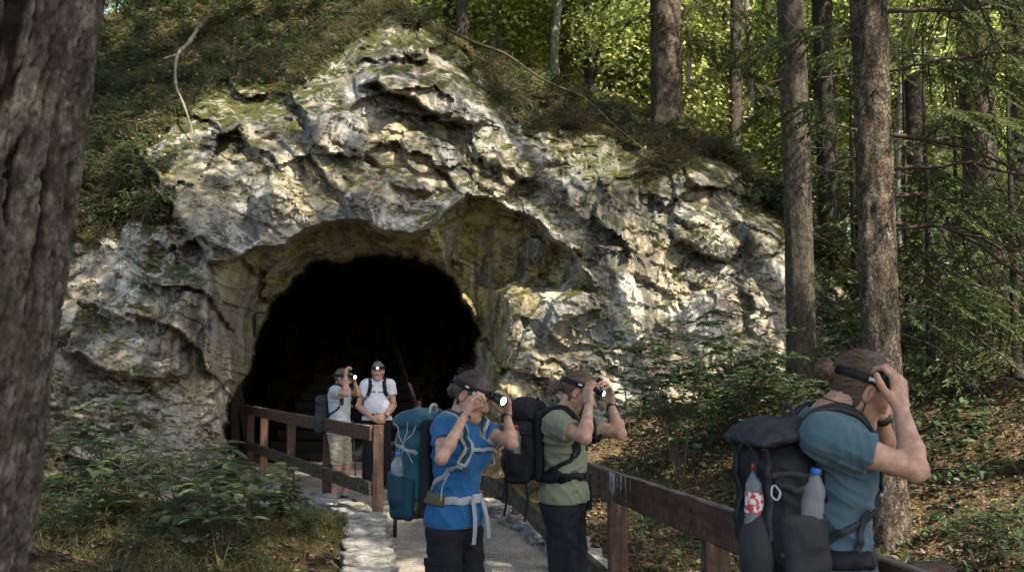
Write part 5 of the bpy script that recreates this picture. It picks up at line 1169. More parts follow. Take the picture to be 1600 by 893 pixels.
class Person:
    """joints in world space -> body skin, clothes, hair"""
    def __init__(s, loc, label, H=1.75, group=None):
        s.t = empty('person', loc, label, 'person', group); s.k = H / 1.75
    def torso(s, pel, nb, face, sw=.185, ww=1.0, belly=0., bust=False, chestw=1.0):
        k = s.k; s.pel = np.asarray(pel, float); s.nb = np.asarray(nb, float); u = nrm(s.nb - s.pel); f = nrm(np.asarray(face, float) - u * np.dot(face, u)); r = np.cross(f, u); s.u, s.f, s.r = u, f, r; Ax = np.stack([r, f, u]); s.Ax = Ax; L = np.linalg.norm(s.nb - s.pel)
        T = lambda a, b, c: s.pel + (r * a + f * b) * k + u * c * L; s.T = T
        s.tf = [ell(T(0, -.005, .04), np.array([.172 * ww, .118, .13]) * k, Ax), ell(T(0, .005 + belly * .4, .36), np.array([.142 * ww + belly * .5, .102 + belly, .18]) * k, Ax), ell(T(0, .0, .68), np.array([.160 * chestw, .116, .19]) * k, Ax), ell(T(0, -.02, .84), np.array([.155 * chestw, .085, .10]) * k, Ax)]
        if bust: s.tf += [ell(T(x * .075, .085, .66), np.array([.066, .060, .066]) * k, Ax) for x in (-1, 1)]
        s.shr = s.nb + (r * sw - u * .045) * k; s.shl = s.nb + (-r * sw - u * .045) * k
        return s
    def arms(s, er, wr, el, wl, shr=None, shl=None):
        if shr is not None: s.shr = np.asarray(shr, float)
        if shl is not None: s.shl = np.asarray(shl, float)
        s.er, s.wr, s.el, s.wl = (np.asarray(x, float) for x in (er, wr, el, wl)); return s
    def legs(s, kr, ar, kl, al, hw=.088):
        s.hr_, s.hl_ = s.pel + s.r * hw * s.k, s.pel - s.r * hw * s.k; s.kr, s.ar, s.kl, s.al = (np.asarray(x, float) for x in (kr, ar, kl, al)); return s
    def head(s, Hc, fw, up, sc=1.0, female=False): s.Hc = np.asarray(Hc, float); s.hf, s.hL, s.hA, s.hbase = head_sdf(s.Hc, fw, up, sc, female=female); s.hs = sc; return s
    def armf(s, sh, e, w, g=1.0, m=1.0):
        k = s.k * g; d = nrm(w - e); c = e + (w - e) * .30
        return [rcone(sh, sh + (e - sh) * .45, .054 * k, .046 * k * m), rcone(sh + (e - sh) * .45, e, .046 * k * m, .036 * k), rcone(e, c, .0355 * k, .0405 * k * m), rcone(c, w, .0400 * k * m, .0235 * k), rcone(e - nrm(w - e) * .012 * k, e + nrm(e - sh) * .010 * k, .026 * k, .026 * k)]
    def body(s, handr, handl, h=.008, hh=.004, girth=1.0, neck=.055, extra=None, m=1.0):
        k = s.k; ar = s.armf(s.shr, s.er, s.wr, girth, m); al = s.armf(s.shl, s.el, s.wl, girth, m)
        nk = [rcone(s.hL(0, -.030, -.055), s.nb + s.u * -.01, neck * k, (neck + .008) * k), rcone(s.nb - s.u * .01, s.nb + (s.shr - s.nb) * .6 - s.u * .02, .050 * k, .045 * k), rcone(s.nb - s.u * .01, s.nb + (s.shl - s.nb) * .6 - s.u * .02, .050 * k, .045 * k)]
        lg = [rcone(a, b, .072 * k, .050 * k) for a, b in ((s.hr_, s.kr), (s.hl_, s.kl))] + [rcone(a, b, .050 * k, .034 * k) for a, b in ((s.kr, s.ar), (s.kl, s.al))]
        for a, b in ((s.kr, s.ar), (s.kl, s.al)): lg.append(ell((a * .68 + b * .32) - s.f * .016 * k, np.array([.046, .050, .10]) * k, s.Ax))
        tor = U([off(g, -.022) for g in s.tf] + nk + lg, .045 * k); arr = U(ar, .016 * k); arl = U(al, .016 * k)
        def f(p):
            d = smin(tor(p), arr(p), .035 * k); d = smin(d, arl(p), .035 * k); d = smin(d, s.hf(p), .020); d = smin(d, handr(p), .016); return smin(d, handl(p), .016)
        s.bodyf = f; pts = np.array([s.hr_, s.hl_, s.kr, s.kl, s.ar, s.al, s.er, s.el, s.wr, s.wl, s.nb, s.shr, s.shl, s.Hc]); mb = MB()
        mb.add(*mesh_sdf(f, pts.min(0) - .22, pts.max(0) + .24, h))
        v0, q0 = mb.get(); q0 = q0[0]
        def reg(c, R, hh):
            return mesh_sdf(f, c - R, c + R, hh)
        # fine skins of head, hands and forearms replace the coarse ones there
        boxes = [(s.Hc, .15 * np.ones(3), hh)]
        for w, e in ((s.wr, s.er), (s.wl, s.el)):
            hd = nrm(w - e); c = w + hd * .075; boxes.append((c, np.array([.145] * 3), hh))
        kill = np.zeros(len(v0), bool)
        for c, R_, _ in boxes: kill |= (np.abs(v0 - c) < R_ - h * 1.6).all(1)
        q0 = q0[~kill[q0].any(1)]; mb = MB(); mb.add(v0, q0)
        done = []
        for c, R_, hq in boxes:
            v, q = reg(c, R_, hq); ins = np.zeros(len(v), bool)
            for c2, R2 in done: ins |= (np.abs(v - c2) < R2 - hq * 1.5).all(1)
            q = q[~ins[q].any(1)]; mb.add(v, q); done.append((c, R_))
        v, p = mb.get(); q = p[0]; u, inv = np.unique(q.ravel(), return_inverse=True); v = v[u]; q = inv.reshape(-1, 4)
        o = obj('body', v, q, M_skin, s.t); L = s.hL; red = np.zeros(len(v))
        for c, rr, a in ((L(0, .09, -.068), .017, .8), (L(0, .112, -.03), .02, .4), (L(.05, .06, -.03), .03, .25), (L(-.05, .06, -.03), .03, .25), (L(.08, -.01, -.01), .03, .35), (L(-.08, -.01, -.01), .03, .35), (s.er, .04, .3), (s.el, .04, .3)): red += a * np.exp(-((v - c) ** 2).sum(1) / rr ** 2)
        at = o.data.attributes.new('red', 'FLOAT', 'POINT'); at.data.foreach_set('value', np.clip(red, 0, 1).astype(np.float32)); return o
    def garment(s, name, f, mat, h, pts, pad=.2, parent=None, smooth=True):
        pts = np.asarray(pts); v, q = mesh_sdf(f, pts.min(0) - pad, pts.max(0) + pad, h); return obj(name, v, q, mat, parent or s.t, smooth)
    def shirt(s, mat, sl=.62, hem=-.12, neck=.075, loose=.014, h=.007, slr=1.0, amp=.006, name='shirt', seed=0, girth=1.0, slack=0., fa=1.0):
        k = s.k; sl_ = []
        tf = [off(g, loose) for g in s.tf]; lo = s.T(0, 0, hem)
        tf.append(ell(s.T(0, .0, .02), np.array([.176, .126 + slack, .20]) * k, s.Ax))
        sh = [rcone(s.nb - s.u * .02, s.shr * .9 + s.nb * .1, .055 * k, .064 * k), rcone(s.nb - s.u * .02, s.shl * .9 + s.nb * .1, .055 * k, .064 * k)]
        base = U(tf + sh, .06 * k); ends = []
        slv = []
        for S, E in ((s.shr, s.er), (s.shl, s.el)):
            e = S + (E - S) * sl; c = rcone(S, e + (E - S) * .08, .068 * k * slr * girth, .064 * k * slr * girth); slv.append(isect(c, plane(e, E - S), .004))
        fo = []; fr_ = np.random.default_rng(seed + 40)
        for x, S in ((1, s.shr), (-1, s.shl)):
            fo += [fold(S - s.u * .09 * k + s.f * .05, s.u * .8 + s.r * x * .55, 62, .11, .0065 * fa, seed), fold(S - s.u * .10 * k - s.f * .05, s.u * .8 + s.r * x * .5, 58, .10, .0065 * fa, seed + 1), fold(s.T(x * .12, .03, .42), s.u + s.r * x * .75 + s.f * .5, 46, .12, .0065 * fa, seed + 2), fold(s.T(x * .11, .07, .20), s.u * .6 + s.r * x * -.9 + s.f * .4, 52, .10, .0065 * fa, seed + 3)]
        fo += [fold(s.T(.02, .12, .50), s.u * .7 + s.r * .7, 60, .10, .005 * fa, seed + 4), fold(s.T(0, .1, .05), s.r + s.f * .6 + s.u * .15, 60, .12, .006 * fa, seed + 5), fold(s.T(0, -.1, .5), s.u * .6 + s.r * .5, 52, .14, .006 * fa, seed + 6)]
        for x, S, E in ((1, s.shr, s.er), (-1, s.shl, s.el)): fo.append(fold(S + (E - S) * .34, nrm(E - S) + s.u * .4, 95, .07, .0045 * fa, seed + 7))
        hp = plane(lo, -s.u); nk = rcone(s.nb + s.u * .02 + s.f * .01, s.nb + s.u * .16 + s.f * .05, neck * k, neck * k * 1.3)
        def f(p):
            d = base(p); 
            for g in slv: d = smin(d, g(p), .045 * k)
            d = d + amp * (wrinkle(p, 34, seed, (1, 1, .65)) * .55 + .45 * wrinkle(p, 62, seed + 2, (.7, .7, 1.2)))
            for g in fo: d = d + g(p)
            d = -smin(-d, -hp(p), .005); return -smin(-d, nk(p), .006)
        s.shirtf = f; s.hemc = hem; return s.garment(name, f, mat, h, [s.shr, s.shl, s.shr + (s.er - s.shr) * .7, s.shl + (s.el - s.shl) * .7, lo, s.nb, s.T(.1, .1, .1), s.T(-.1, -.1, .1)], .16)
    def trousers(s, mat, hemk=None, h=.009, wd=1.0, seed=3, name='trousers', top=.10, amp=.007):
        k = s.k; fs = [ell(s.T(0, -.005, .0), np.array([.176, .126, .16]) * k, s.Ax)]
        hem = []
        for H_, K_, A_ in ((s.hr_, s.kr, s.ar), (s.hl_, s.kl, s.al)):
            fs.append(rcone(H_ + s.u * .02, K_, .098 * k * wd, .078 * k * wd))
            if hemk is None: fs.append(rcone(K_, A_ + [0, 0, .01], .078 * k * wd, .066 * k * wd))
        b = U(fs, .03 * k); tp = plane(s.T(0, 0, top), s.u)
        cut = (lambda p: .035 - p[:, 2]) if hemk is None else (lambda p: hemk - p[:, 2])
        fo = []
        for H_, K_, A_ in ((s.hr_, s.kr, s.ar), (s.hl_, s.kl, s.al)): fo += [fold(H_ + s.f * .05 - s.u * .08, s.u + s.r * .3, 55, .12, .008, seed), fold(K_ + [0, 0, .02], [.2, 0, 1], 60, .12, .010, seed + 1), fold((H_ + K_) / 2, [.5, .2, .8], 40, .14, .007, seed + 2)] + ([fold(A_ + [0, 0, .07], [0, .1, 1], 60, .10, .010, seed + 3)] if hemk is None else [])
        hp0 = s.T(0, 0, s.hemc).astype(np.float32); hu = s.u.astype(np.float32)
        def f(p):
            d = b(p) + amp * wrinkle(p, 30, seed, (1, 1, 1.3))
            hq = (p - hp0) @ hu; d = d + .030 * sstep(-.025, .03, hq) * (np.abs(hq) < .5)
            for g in fo: d = d + g(p)
            d = -smin(-d, -tp(p), .006); return -smin(-d, -cut(p), .006)
        s.trf = f; return s.garment(name, f, mat, h, [s.hr_, s.hl_, s.kr, s.kl, s.ar if hemk is None else s.kr, s.al if hemk is None else s.kl, s.T(0, 0, .1)], .15)
    def hair(s, mat, cut=-.05, front=.075, thick=.012, h=.005, strands=.004, low=-.07, name='hair', bun=None, seed=0, ear=True):
        """cap of hair: behind a slanting hairline, ending at the nape"""
        L = s.hL; A = s.hA; c0 = s.Hc; sc = s.hs
        def f(p):
            q = (p - c0.astype(np.float32)) @ A.T.astype(np.float32) / sc; r, fw, up = q[:, 0], q[:, 1], q[:, 2]
            d = s.hbase(p) - thick - strands * np.sin(np.arctan2(up - .02, fw + .02) * 26 + r * 260 + 2.5 * np.sin(fw * 60 + r * 40)) * .5
            line = np.maximum(fw - front - .15 * (up - .06), -(up - (.055 - .0 * fw)) )     # face opening: forehead line and temples
            face = np.minimum(-(fw - (front - .058 + .55 * np.maximum(up - .02, -.03))), 0) * 0 + (fw - (.012 + np.clip((up - .0) * 1.15, -.035, .085)))
            d = -smin(-d, -face * .8, .006); d = -smin(-d, -(low - up - .25 * np.minimum(fw + .02, 0) * -1), .008)
            if ear:
                e = np.sqrt((fw + .006) ** 2 / .9 + (up + .010) ** 2 * .55) - .027; d = np.where(np.abs(r) > .05, -smin(-d, e, .004), d)
            return d
        g = f
        if bun is not None:
            bs = U([ell(b, np.array(r_)) for b, r_ in bun], .012)
            g = lambda p: smin(f(p), bs(p) - .004 * np.sin(p[:, 0] * 240 + 3 * np.sin(p[:, 2] * 130) + p[:, 1] * 160), .010)
        pts = [L(-.1, -.11, -.13), L(.1, .11, .13)] + ([b for b, _ in bun] if bun else []); return s.garment(name, g, mat, h, pts, .07)
def flyaways(pr, mat, n, seed, R=.0007):
    rg = np.random.default_rng(seed); L = pr.hL; mb = MB()
    for _ in range(n):
        a = rg.uniform(-1.5, 1.5); b = rg.uniform(.1, 1.0); q = np.array([.085 * math.sin(a), -.02 + .1 * rg.uniform(-1, .6), .03 + .10 * math.cos(a) * b]); p0 = L(*q); p0 = project(off(pr.hbase, .012 * pr.hs), np.array([p0]), 0)[0][0].astype(float)
        g = nrm(p0 - pr.Hc); fw = pr.hA[1]; l = rg.uniform(.03, .09); d = nrm(-fw + g * rg.uniform(.15, .6) + rg.normal(0, .35, 3)); u = np.linspace(0, 1, 6)
        mb.add(*tube(p0 + np.outer(u * l, d) - np.outer(u ** 2 * l * .5, g), R, 3, False))
    return mb.build('loose_hair', mat, pr.t)
def strap(person_f, pts, wid, th, mat, parent, name, n=40, d=.002, proj=True):
    p = spline(np.asarray(pts, float), n)
    if proj:
        p, g = project(person_f, p, d); p = p.astype(float); p[1:-1] = (p[:-2] + 2 * p[1:-1] + p[2:]) / 4; p, g = project(person_f, p, d)
    else: g = proj_n
    g = nrm(g); g[1:-1] = nrm(g[:-2] + g[1:-1] + g[2:])
    v, q = ribbon(p, g, wid, th); return obj(name, v, q, mat, parent)
def disc_lathe(o, ax, prof, k=24):
    """surface of revolution: prof list of (distance along ax, radius)"""
    o = np.asarray(o, float); ax = nrm(ax); a = nrm(np.cross(ax, [0, 0, 1] if abs(ax[2]) < .9 else [1, 0, 0])); b = np.cross(ax, a); th = np.arange(k) * 2 * math.pi / k
    v = np.concatenate([o + ax * t + (a * np.cos(th)[:, None] + b * np.sin(th)[:, None]) * max(r, 1e-4) for t, r in prof]); n = len(prof); idx = np.arange(n * k).reshape(n, k)
    q = np.stack([idx[:-1], np.roll(idx, -1, 1)[:-1], np.roll(idx, -1, 1)[1:], idx[1:]], -1).reshape(-1, 4); return v, q
def glyphs(o, x, y, nrm_, w_, h_, parent, rg_, n=4):
    """a short printed word: strokes of small bars"""
    mb = MB(); x = nrm(x); y = nrm(y); z = nrm(nrm_); pat = ([(0, 0, 0, 1), (0, 0, .7, 0), (0, 1, .7, 1)], [(0, 0, 0, 1), (.7, 0, .7, 1), (0, 1, .7, 0)], [(0, 0, 0, 1), (0, .5, .7, .5), (.7, 0, .7, 1), (0, 1, .7, 1)], [(0, 0, .7, 0), (0, 1, .7, 1), (0, .5, .7, .5), (0, 0, 0, 1)])
    cw = w_ / n
    for i in range(n):
        for (a, b, c, d) in pat[(i + n) % 4]:
            p = o + x * (cw * (i + a * .95)) + y * h_ * b; q_ = o + x * (cw * (i + c * .95)) + y * h_ * d; dr = nrm(q_ - p); mb.add(*box((p + q_) / 2 + z * .0004, (np.linalg.norm(q_ - p) / 2 + .0006, .0011, .0006), np.stack([dr, np.cross(z, dr), z])))
    return mb.build('printed_mark', M_print, parent, False)
def headlamp(pr, label, lens=.021, tilt=.012, loc_u=.042, L0=.045, ms=3.0, back=True, ext=.0, lab=.25, dev=None, group=None):
    """elastic band round the head, housing on the forehead, glowing lens"""
    L = pr.hL; A = pr.hA; hr, fw, up = A; t = empty('headlamp', L(0, .1, loc_u), label, 'headlamp', group)
    n = 64; th = np.linspace(0, 2 * math.pi, n); p = np.stack([L(.095 * math.sin(a), -.012 + .115 * math.cos(a), loc_u - .012 + tilt * math.cos(a)) for a in th])
    hs = off(pr.hbase, .014 * pr.hs); p, g = project(hs, p, .0015); g = g - up * (g @ up)[:, None]
    v, q = ribbon(p.astype(float), nrm(g), .030 * pr.hs, .003); obj('band', v, q, M_blackn, t)
    o = p[0].astype(float); d = nrm(fw * 1.0 - up * .05) if dev is None else nrm(dev)
    mb = MB(); bx = np.stack([np.cross(d, up), d, np.cross(np.cross(d, up), d)]); bx = nrm(bx)
    mb.add(*box(o + d * .012, (.032, .014, .019), bx, .006)); mb.add(*disc_lathe(o, d, [(.02, .0), (.02, lens * .9), (L0 * .5, lens), (L0, lens * 1.1), (L0 + .006, lens * 1.1), (L0 + .006, lens * .86), (L0 + .002, lens * .84)]))
    mb.build('housing', M_plastic, t, True); v, q = disc_lathe(o, d, [(L0 + .0025, 0), (L0 + .0030, lens * .45), (L0 + .0025, lens * .84)]); obj('lens', v, q, M_lens if ms > 2 else M_lens2, t)
    if back:
        pb = p[n // 2].astype(float); mb = MB(); mb.add(*box(pb - fw * .004, (.022, .010, .017), A, .005)); mb.build('battery_case', M_plastic, t, False)
    if lab:
        i = int(n * lab); x = nrm(p[i - 2] - p[i + 2]); glyphs(p[i].astype(float) + g[i] * .0032 - up * .004, x, up, g[i], .022, .008, t, None)
    return t, o, d
def bottle(loc, ax, label, cap, hgt=.20, r=.033, lab=False):
    t = empty('water_bottle', loc, label, 'bottle'); ax = nrm(ax)
    v, q = disc_lathe(loc, ax, [(0, 0), (0, r * .9), (.006, r), (hgt * .2, r), (hgt * .24, r * .94), (hgt * .28, r), (hgt * .55, r), (hgt * .59, r * .94), (hgt * .63, r), (hgt * .72, r * .97), (hgt * .84, r * .62), (hgt * .90, r * .42), (hgt * .96, r * .40)]); obj('bottle_body', v, q, M_bottle, t)
    v, q = disc_lathe(np.asarray(loc) + ax * hgt * .915, ax, [(0, 0), (0, r * .50), (.018, r * .48), (.020, r * .4), (.020, 0)]); obj('cap', v, q, cap, t)
    if lab:
        v, q = disc_lathe(np.asarray(loc), ax, [(hgt * .30, r * 1.012), (hgt * .60, r * 1.012)]); obj('label', v, q, M_label, t)
    return t
def shoe(ank, f, mat, sole, parent, h=.006, s=1.0):
    f = nrm(np.array([f[0], f[1], 0])); r = np.cross(f, [0, 0, 1]); A = np.stack([r, f, [0, 0, 1]]); g = np.array([ank[0], ank[1], 0.])
    up_ = U([ell(g + f * .10 * s + [0, 0, .045], np.array([.046, .085, .042]) * s, A), ell(g + f * .0 + [0, 0, .055], np.array([.040, .062, .058]) * s, A), rcone(g + [0, 0, .06], g + [0, 0, .115], .040 * s, .043 * s)], .03)
    fl = isect(up_, lambda p: .022 - p[:, 2], .004); lo = g - .12; hi = g + [.24, .24, .16]; c = g + f * .06
    v, q = mesh_sdf(fl, c - [.2, .2, .1], c + [.2, .2, .2], h); o = obj('shoe', v, q, mat, parent)
    so_ = U([ell(g + f * .10 * s + [0, 0, .018], np.array([.050, .092, .030]) * s, A), ell(g + [0, 0, .018], np.array([.043, .068, .03]) * s, A)], .03); so2 = isect(isect(so_, lambda p: p[:, 2] - .030, .003), lambda p: .004 - p[:, 2], .003)
    v, q = mesh_sdf(so2, c - [.2, .2, .1], c + [.2, .2, .1], h); obj('sole', v, q, sole, o)
def backpack(pr, label, mats, w=.28, d=.20, c0=-.02, c1=1.02, gap=.125, tilt=0., lidh=.10, seed=0, h=.009, pockets=True, straps=True, belt=True, strap_mat=None, belt_mat=None, strap_w=.058, belt_c=.24, panel=None, base=None, loop=True, lid=True, group=None, bot=None):
    T = pr.T; L = np.linalg.norm(pr.nb - pr.pel); k = pr.k; u = nrm(pr.u - pr.f * tilt); f = nrm(pr.f + pr.u * tilt); r = pr.r; A = np.stack([r, f, u])
    H = (c1 - c0) * L; ctr = T(0, 0, (c0 + c1) / 2) - f * (gap + d / 2) * k; t = empty('backpack', ctr - u * H / 2, label, 'backpack', group)
    B = lambda a, b, c: ctr + r * a * w + f * b * d + u * c * H        # -.5 .. .5 inside the pack
    main = U([rbox(B(0, 0, -.04), (w / 2, d / 2, H * .44), A, min(w, d) * .42), ell(B(0, -.18, -.22), (w * .50, d * .52, H * .27), A)], .05)
    q0 = 1 / h
    def fm(p): return main(p) + .009 * wrinkle(p, 26, seed, (1, 1, .8)) + .005 * wrinkle(p, 62, seed + 3)
    hi = 1.2 * max(w, d, H) * .5 + .08
    ext = np.abs(A).T @ np.array([w * .62 + .05, d * .75 + .06, H * .62]); body_f = fm
    if base is not None:
        bp = plane(B(0, 0, -.31), u); ft = isect(fm, lambda p: -bp(p), .004); fb = isect(off(fm, .002), bp, .004)
        v, q = mesh_sdf(fb, ctr - ext, ctr + ext, h); obj('pack_base', v, q, base, t); body_f = ft
    v, q = mesh_sdf(body_f, ctr - ext, ctr + ext, h); obj('pack_body', v, q, mats[0], t)
    allf = fm
    if lid:
        lf = U([rbox(B(0, -.04, .43), (w * .47, d * .52, lidh / 2), A, .04), ell(B(0, .0, .48), (w * .42, d * .45, lidh * .55), A)], .04); lw = lambda p: lf(p) + .010 * wrinkle(p, 30, seed + 1, (1, 1, .6)) + .004 * wrinkle(p, 70, seed + 4); v, q = mesh_sdf(lw, ctr - ext * 1.2, ctr + ext * 1.2, h); obj('lid', v, q, mats[1], t); allf = lambda p: np.minimum(fm(p), lw(p))
    if panel is not None:
        pf = rbox(ctr + f * (d / 2 + .012), (w * .44, .026, H * .46), A, .02); v, q = mesh_sdf(pf, ctr - ext * 1.2, ctr + ext * 1.2, h); obj('back_panel', v, q, panel, t)
    pk = []
    if pockets:
        for x in (1, -1):
            pk_ = [rbox(B(x * .455, -.04, -.26), (.038, d * .38, H * .23), A, .034)]
            if bot is not None and x > 0: pk_.append(rcone(B(*bot), B(*bot) + u * .20, .0415, .0415))
            pk_ = U(pk_, .03); pf = isect(pk_, plane(B(0, 0, -.07), u * 1.0 + f * .3), .006); pw = lambda p, pf=pf: pf(p) + .004 * wrinkle(p, 44, seed + 2, (1, 1, .7))
            v, q = mesh_sdf(pw, ctr - ext * 1.2, ctr + ext * 1.2, h); obj('side_pocket', v, q, mats[2], t)
    # compression straps on the flanks and front
    sm = strap_mat or mats[1]
    for x in (1, -1):
        for c in (.18, -.36): strap(allf, [B(x * .5, .5, c - .03), B(x * .56, .1, c), B(x * .5, -.5, c + .05)], .018, .003, sm, t, 'compression_strap', 16)
    for x in (.2, -.2): strap(allf, [B(x, -.6, .46), B(x, -.7, .2), B(x, -.75, -.1)], .018, .003, sm, t, 'lid_strap', 16)
    if loop: obj('haul_loop', *ribbon(spline([B(-.10, .36, .50), B(-.07, .38, .585), B(.07, .38, .585), B(.10, .36, .50)], 14), np.tile(-f, (14, 1)), .02, .004), sm, t)
    if straps:
        for x in (1, -1):
            pts = [T(x * .075, -.20, .86), T(x * .085, -.13, .99), T(x * .095, -.05, 1.06), T(x * .098, .05, 1.04), T(x * .095, .12, .92), T(x * .11, .14, .76), T(x * .14, .12, .60)]
            s0 = strap(pr.shirtf, pts, strap_w, .010, sm, t, 'shoulder_strap', 44, .003); strap(pr.shirtf, [p + pr.u * .0 for p in pts[1:]], strap_w * .42, .0035, mats[1] if strap_mat is None else mats[2], t, 'strap_webbing', 40, .0125)
            strap(pr.shirtf, [T(x * .14, .12, .61), T(x * .17, .06, .50), T(x * .165, -.03, .42), T(x * .12, -.14, .32)], .024, .004, sm, t, 'lower_strap', 26, .004)
            bp = pts[6]; p_, g_ = project(pr.shirtf, np.array([bp]), .010); up = nrm(pts[5] - pts[6]); obj('buckle', *box(p_[0].astype(float), (.016, .005, .02), np.stack([np.cross(g_[0], up), g_[0], np.cross(np.cross(g_[0], up), g_[0])]), .003), M_metal if strap_mat is not None else M_plastic, t, False)
    if belt:
        an = np.linspace(-2.75, 2.75, 60); bf = lambda a: T(.17 * math.sin(a), .15 * math.cos(a), belt_c + .0 * math.cos(a)); bm_ = belt_mat or sm
        strap(pr.shirtf, [bf(a) for a in an], .040, .004, bm_, t, 'hip_belt', 60, .004)
        for sg in (1, -1): strap(pr.shirtf, [bf(a) for a in np.linspace(1.25, 2.7, 14) * sg], .06, .014, mats[3] if len(mats) > 3 else sm, t, 'hip_pad', 26, .006)
        p_, g_ = project(pr.shirtf, np.array([bf(.05)]), .010); obj('buckle', *box(p_[0].astype(float), (.026, .007, .022), np.stack([np.cross(g_[0], pr.u), g_[0], pr.u]), .004), M_plastic if belt_mat is None else M_metal, t, False)
    return t, B, allf
def cuff(w, e, r, wd, mat, pr, name):
    d = nrm(w - e); v, q = disc_lathe(w - d * wd / 2, d, [(0, r * 1.02), (0, r + .004), (wd, r * .95 + .004), (wd, r * .93)]); return obj(name, v, q, mat, pr.t)
def zleg(p, z): return np.array([p[0], p[1], z])
# ---------------------------------------------------------------- woman in the blue jersey
W = Person((P(710, 815, 5.02)[0], 5.02, 0), 'woman in a royal blue jersey holding her lit headlamp with both hands', 1.68)
W.torso(P(709, 815, 5.02), P(718, 655, 5.0), (.85, -.52, 0), ww=.90, bust=True, chestw=.88)
W.arms(P(690, 716, 4.64), P(727, 648, 4.74), P(800, 693, 4.88), P(792, 650, 5.06), P(693, 670, 4.87), P(749, 668, 5.13))
pl = W.pel; W.legs(zleg(pl + W.r * .10 + W.f * .03, .48), zleg(pl + W.r * .11 - W.f * .03, .09), zleg(pl - W.r * .10 + W.f * .05, .48), zleg(pl - W.r * .11 + W.f * .02, .09))
W.head(P(738, 618, 4.98), (.80, -.40, -.45), (.4, -.1, .9), .93, True)
cl = ((.75, .95, .5), (.7, .95, .55), (.75, 1.0, .6), (.8, 1.0, .6))
hR = hand(W.wr, (.30, .12, .92), (.82, .28, -.28), np.cross((.30, .12, .92), (.82, .28, -.28)), .93, cl, ((.55, .55, .55), (.5, .2, .8)), .4)
hLf = hand(W.wl, (-.06, -.12, 1), (-.72, -.62, .0), np.cross((-.72, -.62, .0), (-.06, -.12, 1)), .93, ((.5, .9, .6), (.45, .9, .6), (.5, .95, .6), (.5, 1.0, .6)), ((.6, .6, .45), (.7, .2, .6)), .5)
W.body(hR, hLf, .008, .0042, .82, .048)
W.shirt(M_blue, .52, -.02, .072, .007, .006, .96, .0045, 'jersey', 1, .90, 0, 1.7)
flyaways(W, M_hair_d, 90, 1)
W.trousers(M_black, None, .009, 1.0, 3, 'trousers', .10)
L = W.hL
W.hair(M_hair_d, bun=[(L(-.01, -.120, -.030), (.030, .024, .040))], thick=.013)
headlamp(W, 'headlamp with a big bright lens worn by the woman in the blue jersey', .025, .010, .056, .075, 3, dev=(.70, -.62, -.30))
cuff(W.wr, W.er, .024, .006, M_blackn, W, 'bracelet'); cuff(W.wl - nrm(W.wl - W.el) * .012, W.el, .026, .024, M_rubber, W, 'wristband')
v, q = disc_lathe(W.wr + nrm((.30, .12, .92)) * .098 + W.r * .010 + np.array([.012, 0, .008]), (.9, .3, .1), [(0, .0098), (0, .0112), (.005, .0112), (.005, .0098)]); obj('ring', v, q, M_metal, W.t)
tp, B, bf = backpack(W, 'teal backpack with an ochre base and grey straps on the woman in blue', [M_tealn, M_tealn, M_tealmesh, M_olive], .30, .19, .0, 1.03, .135, .04, .08, 1, .0075, True, True, True, M_greyw, M_greyw, .056, .26, M_mesh, M_olive, True, bot=(.52, -.18, -.27))
# cords criss-crossing the flank
for (a, b) in (((.52, .35, .40), (.56, -.35, .08)), ((.52, -.4, .42), (.56, .35, .05)), ((.52, .1, .44), (.57, -.1, .02))): strap(bf, [B(*a), (B(*a) + B(*b)) / 2, B(*b)], .006, .003, M_greyw, tp, 'cord', 14)
bottle(B(.52, -.18, -.27), W.u, 'clear water bottle with a blue cap in the side pocket of the teal pack', M_bluecap, .22, .034)
# wide grey webbing hanging from the belt buckle
for i, (dx, w0, ln) in enumerate(((.035, .034, .215), (-.055, .034, .20))):
    p0 = W.T(dx, .155, .27); pj, g = project(W.shirtf, np.array([p0]), .012); p0 = pj[0].astype(float); n = 16; s = np.linspace(0, 1, n); q_ = p0 + np.outer(s, W.u * -ln + W.r * (-.02 if i else .01)) + np.outer(np.sin(s * 3), W.f * .012) + np.outer(s, W.f * (.025 + .02 * i))
    obj('dangling_webbing', *ribbon(q_, np.tile(W.f, (n, 1)), w0, .003), M_greyw, tp)
strap(W.shirtf, [W.T(.09, .14, .74), W.T(.0, .17, .74), W.T(-.09, .14, .74)], .02, .004, M_greyw, tp, 'chest_strap', 20, .014)
pts = [W.T(.165, .07, .52), W.T(.19, .05, .40), W.T(.20, .05, .26)]; obj('loose_cord', *tube(spline(pts, 14), .0035, 6), M_greyw, tp)
t = empty('trekking_pole', P(617, 838, 5.25), 'black trekking pole hanging down behind the teal pack', 'trekking pole'); mb = MB(); a = P(616, 738, 5.16); b = P(617, 838, 5.16); mb.add(*tube([a, b], .007, 8)); mb.add(*tube([b + [0, 0, .13], b + [0, 0, -.0]], .0105, 8)); mb.build('shaft', M_plastic, t); obj('wrist_loop', *tube(spline([P(616, 800, 5.15), P(610, 792, 5.15), P(611, 768, 5.15), P(617, 760, 5.15)], 12), .0022, 5), M_rubber, t)
# cargo pocket flap
pc, g = project(W.trf, np.array([W.hr_ + (W.kr - W.hr_) * .55 + W.r * .2]), .004); g = g[0].astype(float); x = nrm(np.cross(g, [0, 0, 1])); obj('cargo_pocket', *box(pc[0].astype(float), (.058, .008, .070), np.stack([x, g, np.cross(x, g)]), .006), M_black, W.t, False); obj('pocket_flap', *box(pc[0].astype(float) + np.array([0, 0, .062]) + g * .006, (.061, .007, .020), np.stack([x, g, np.cross(x, g)]), .005), M_black, W.t, False)
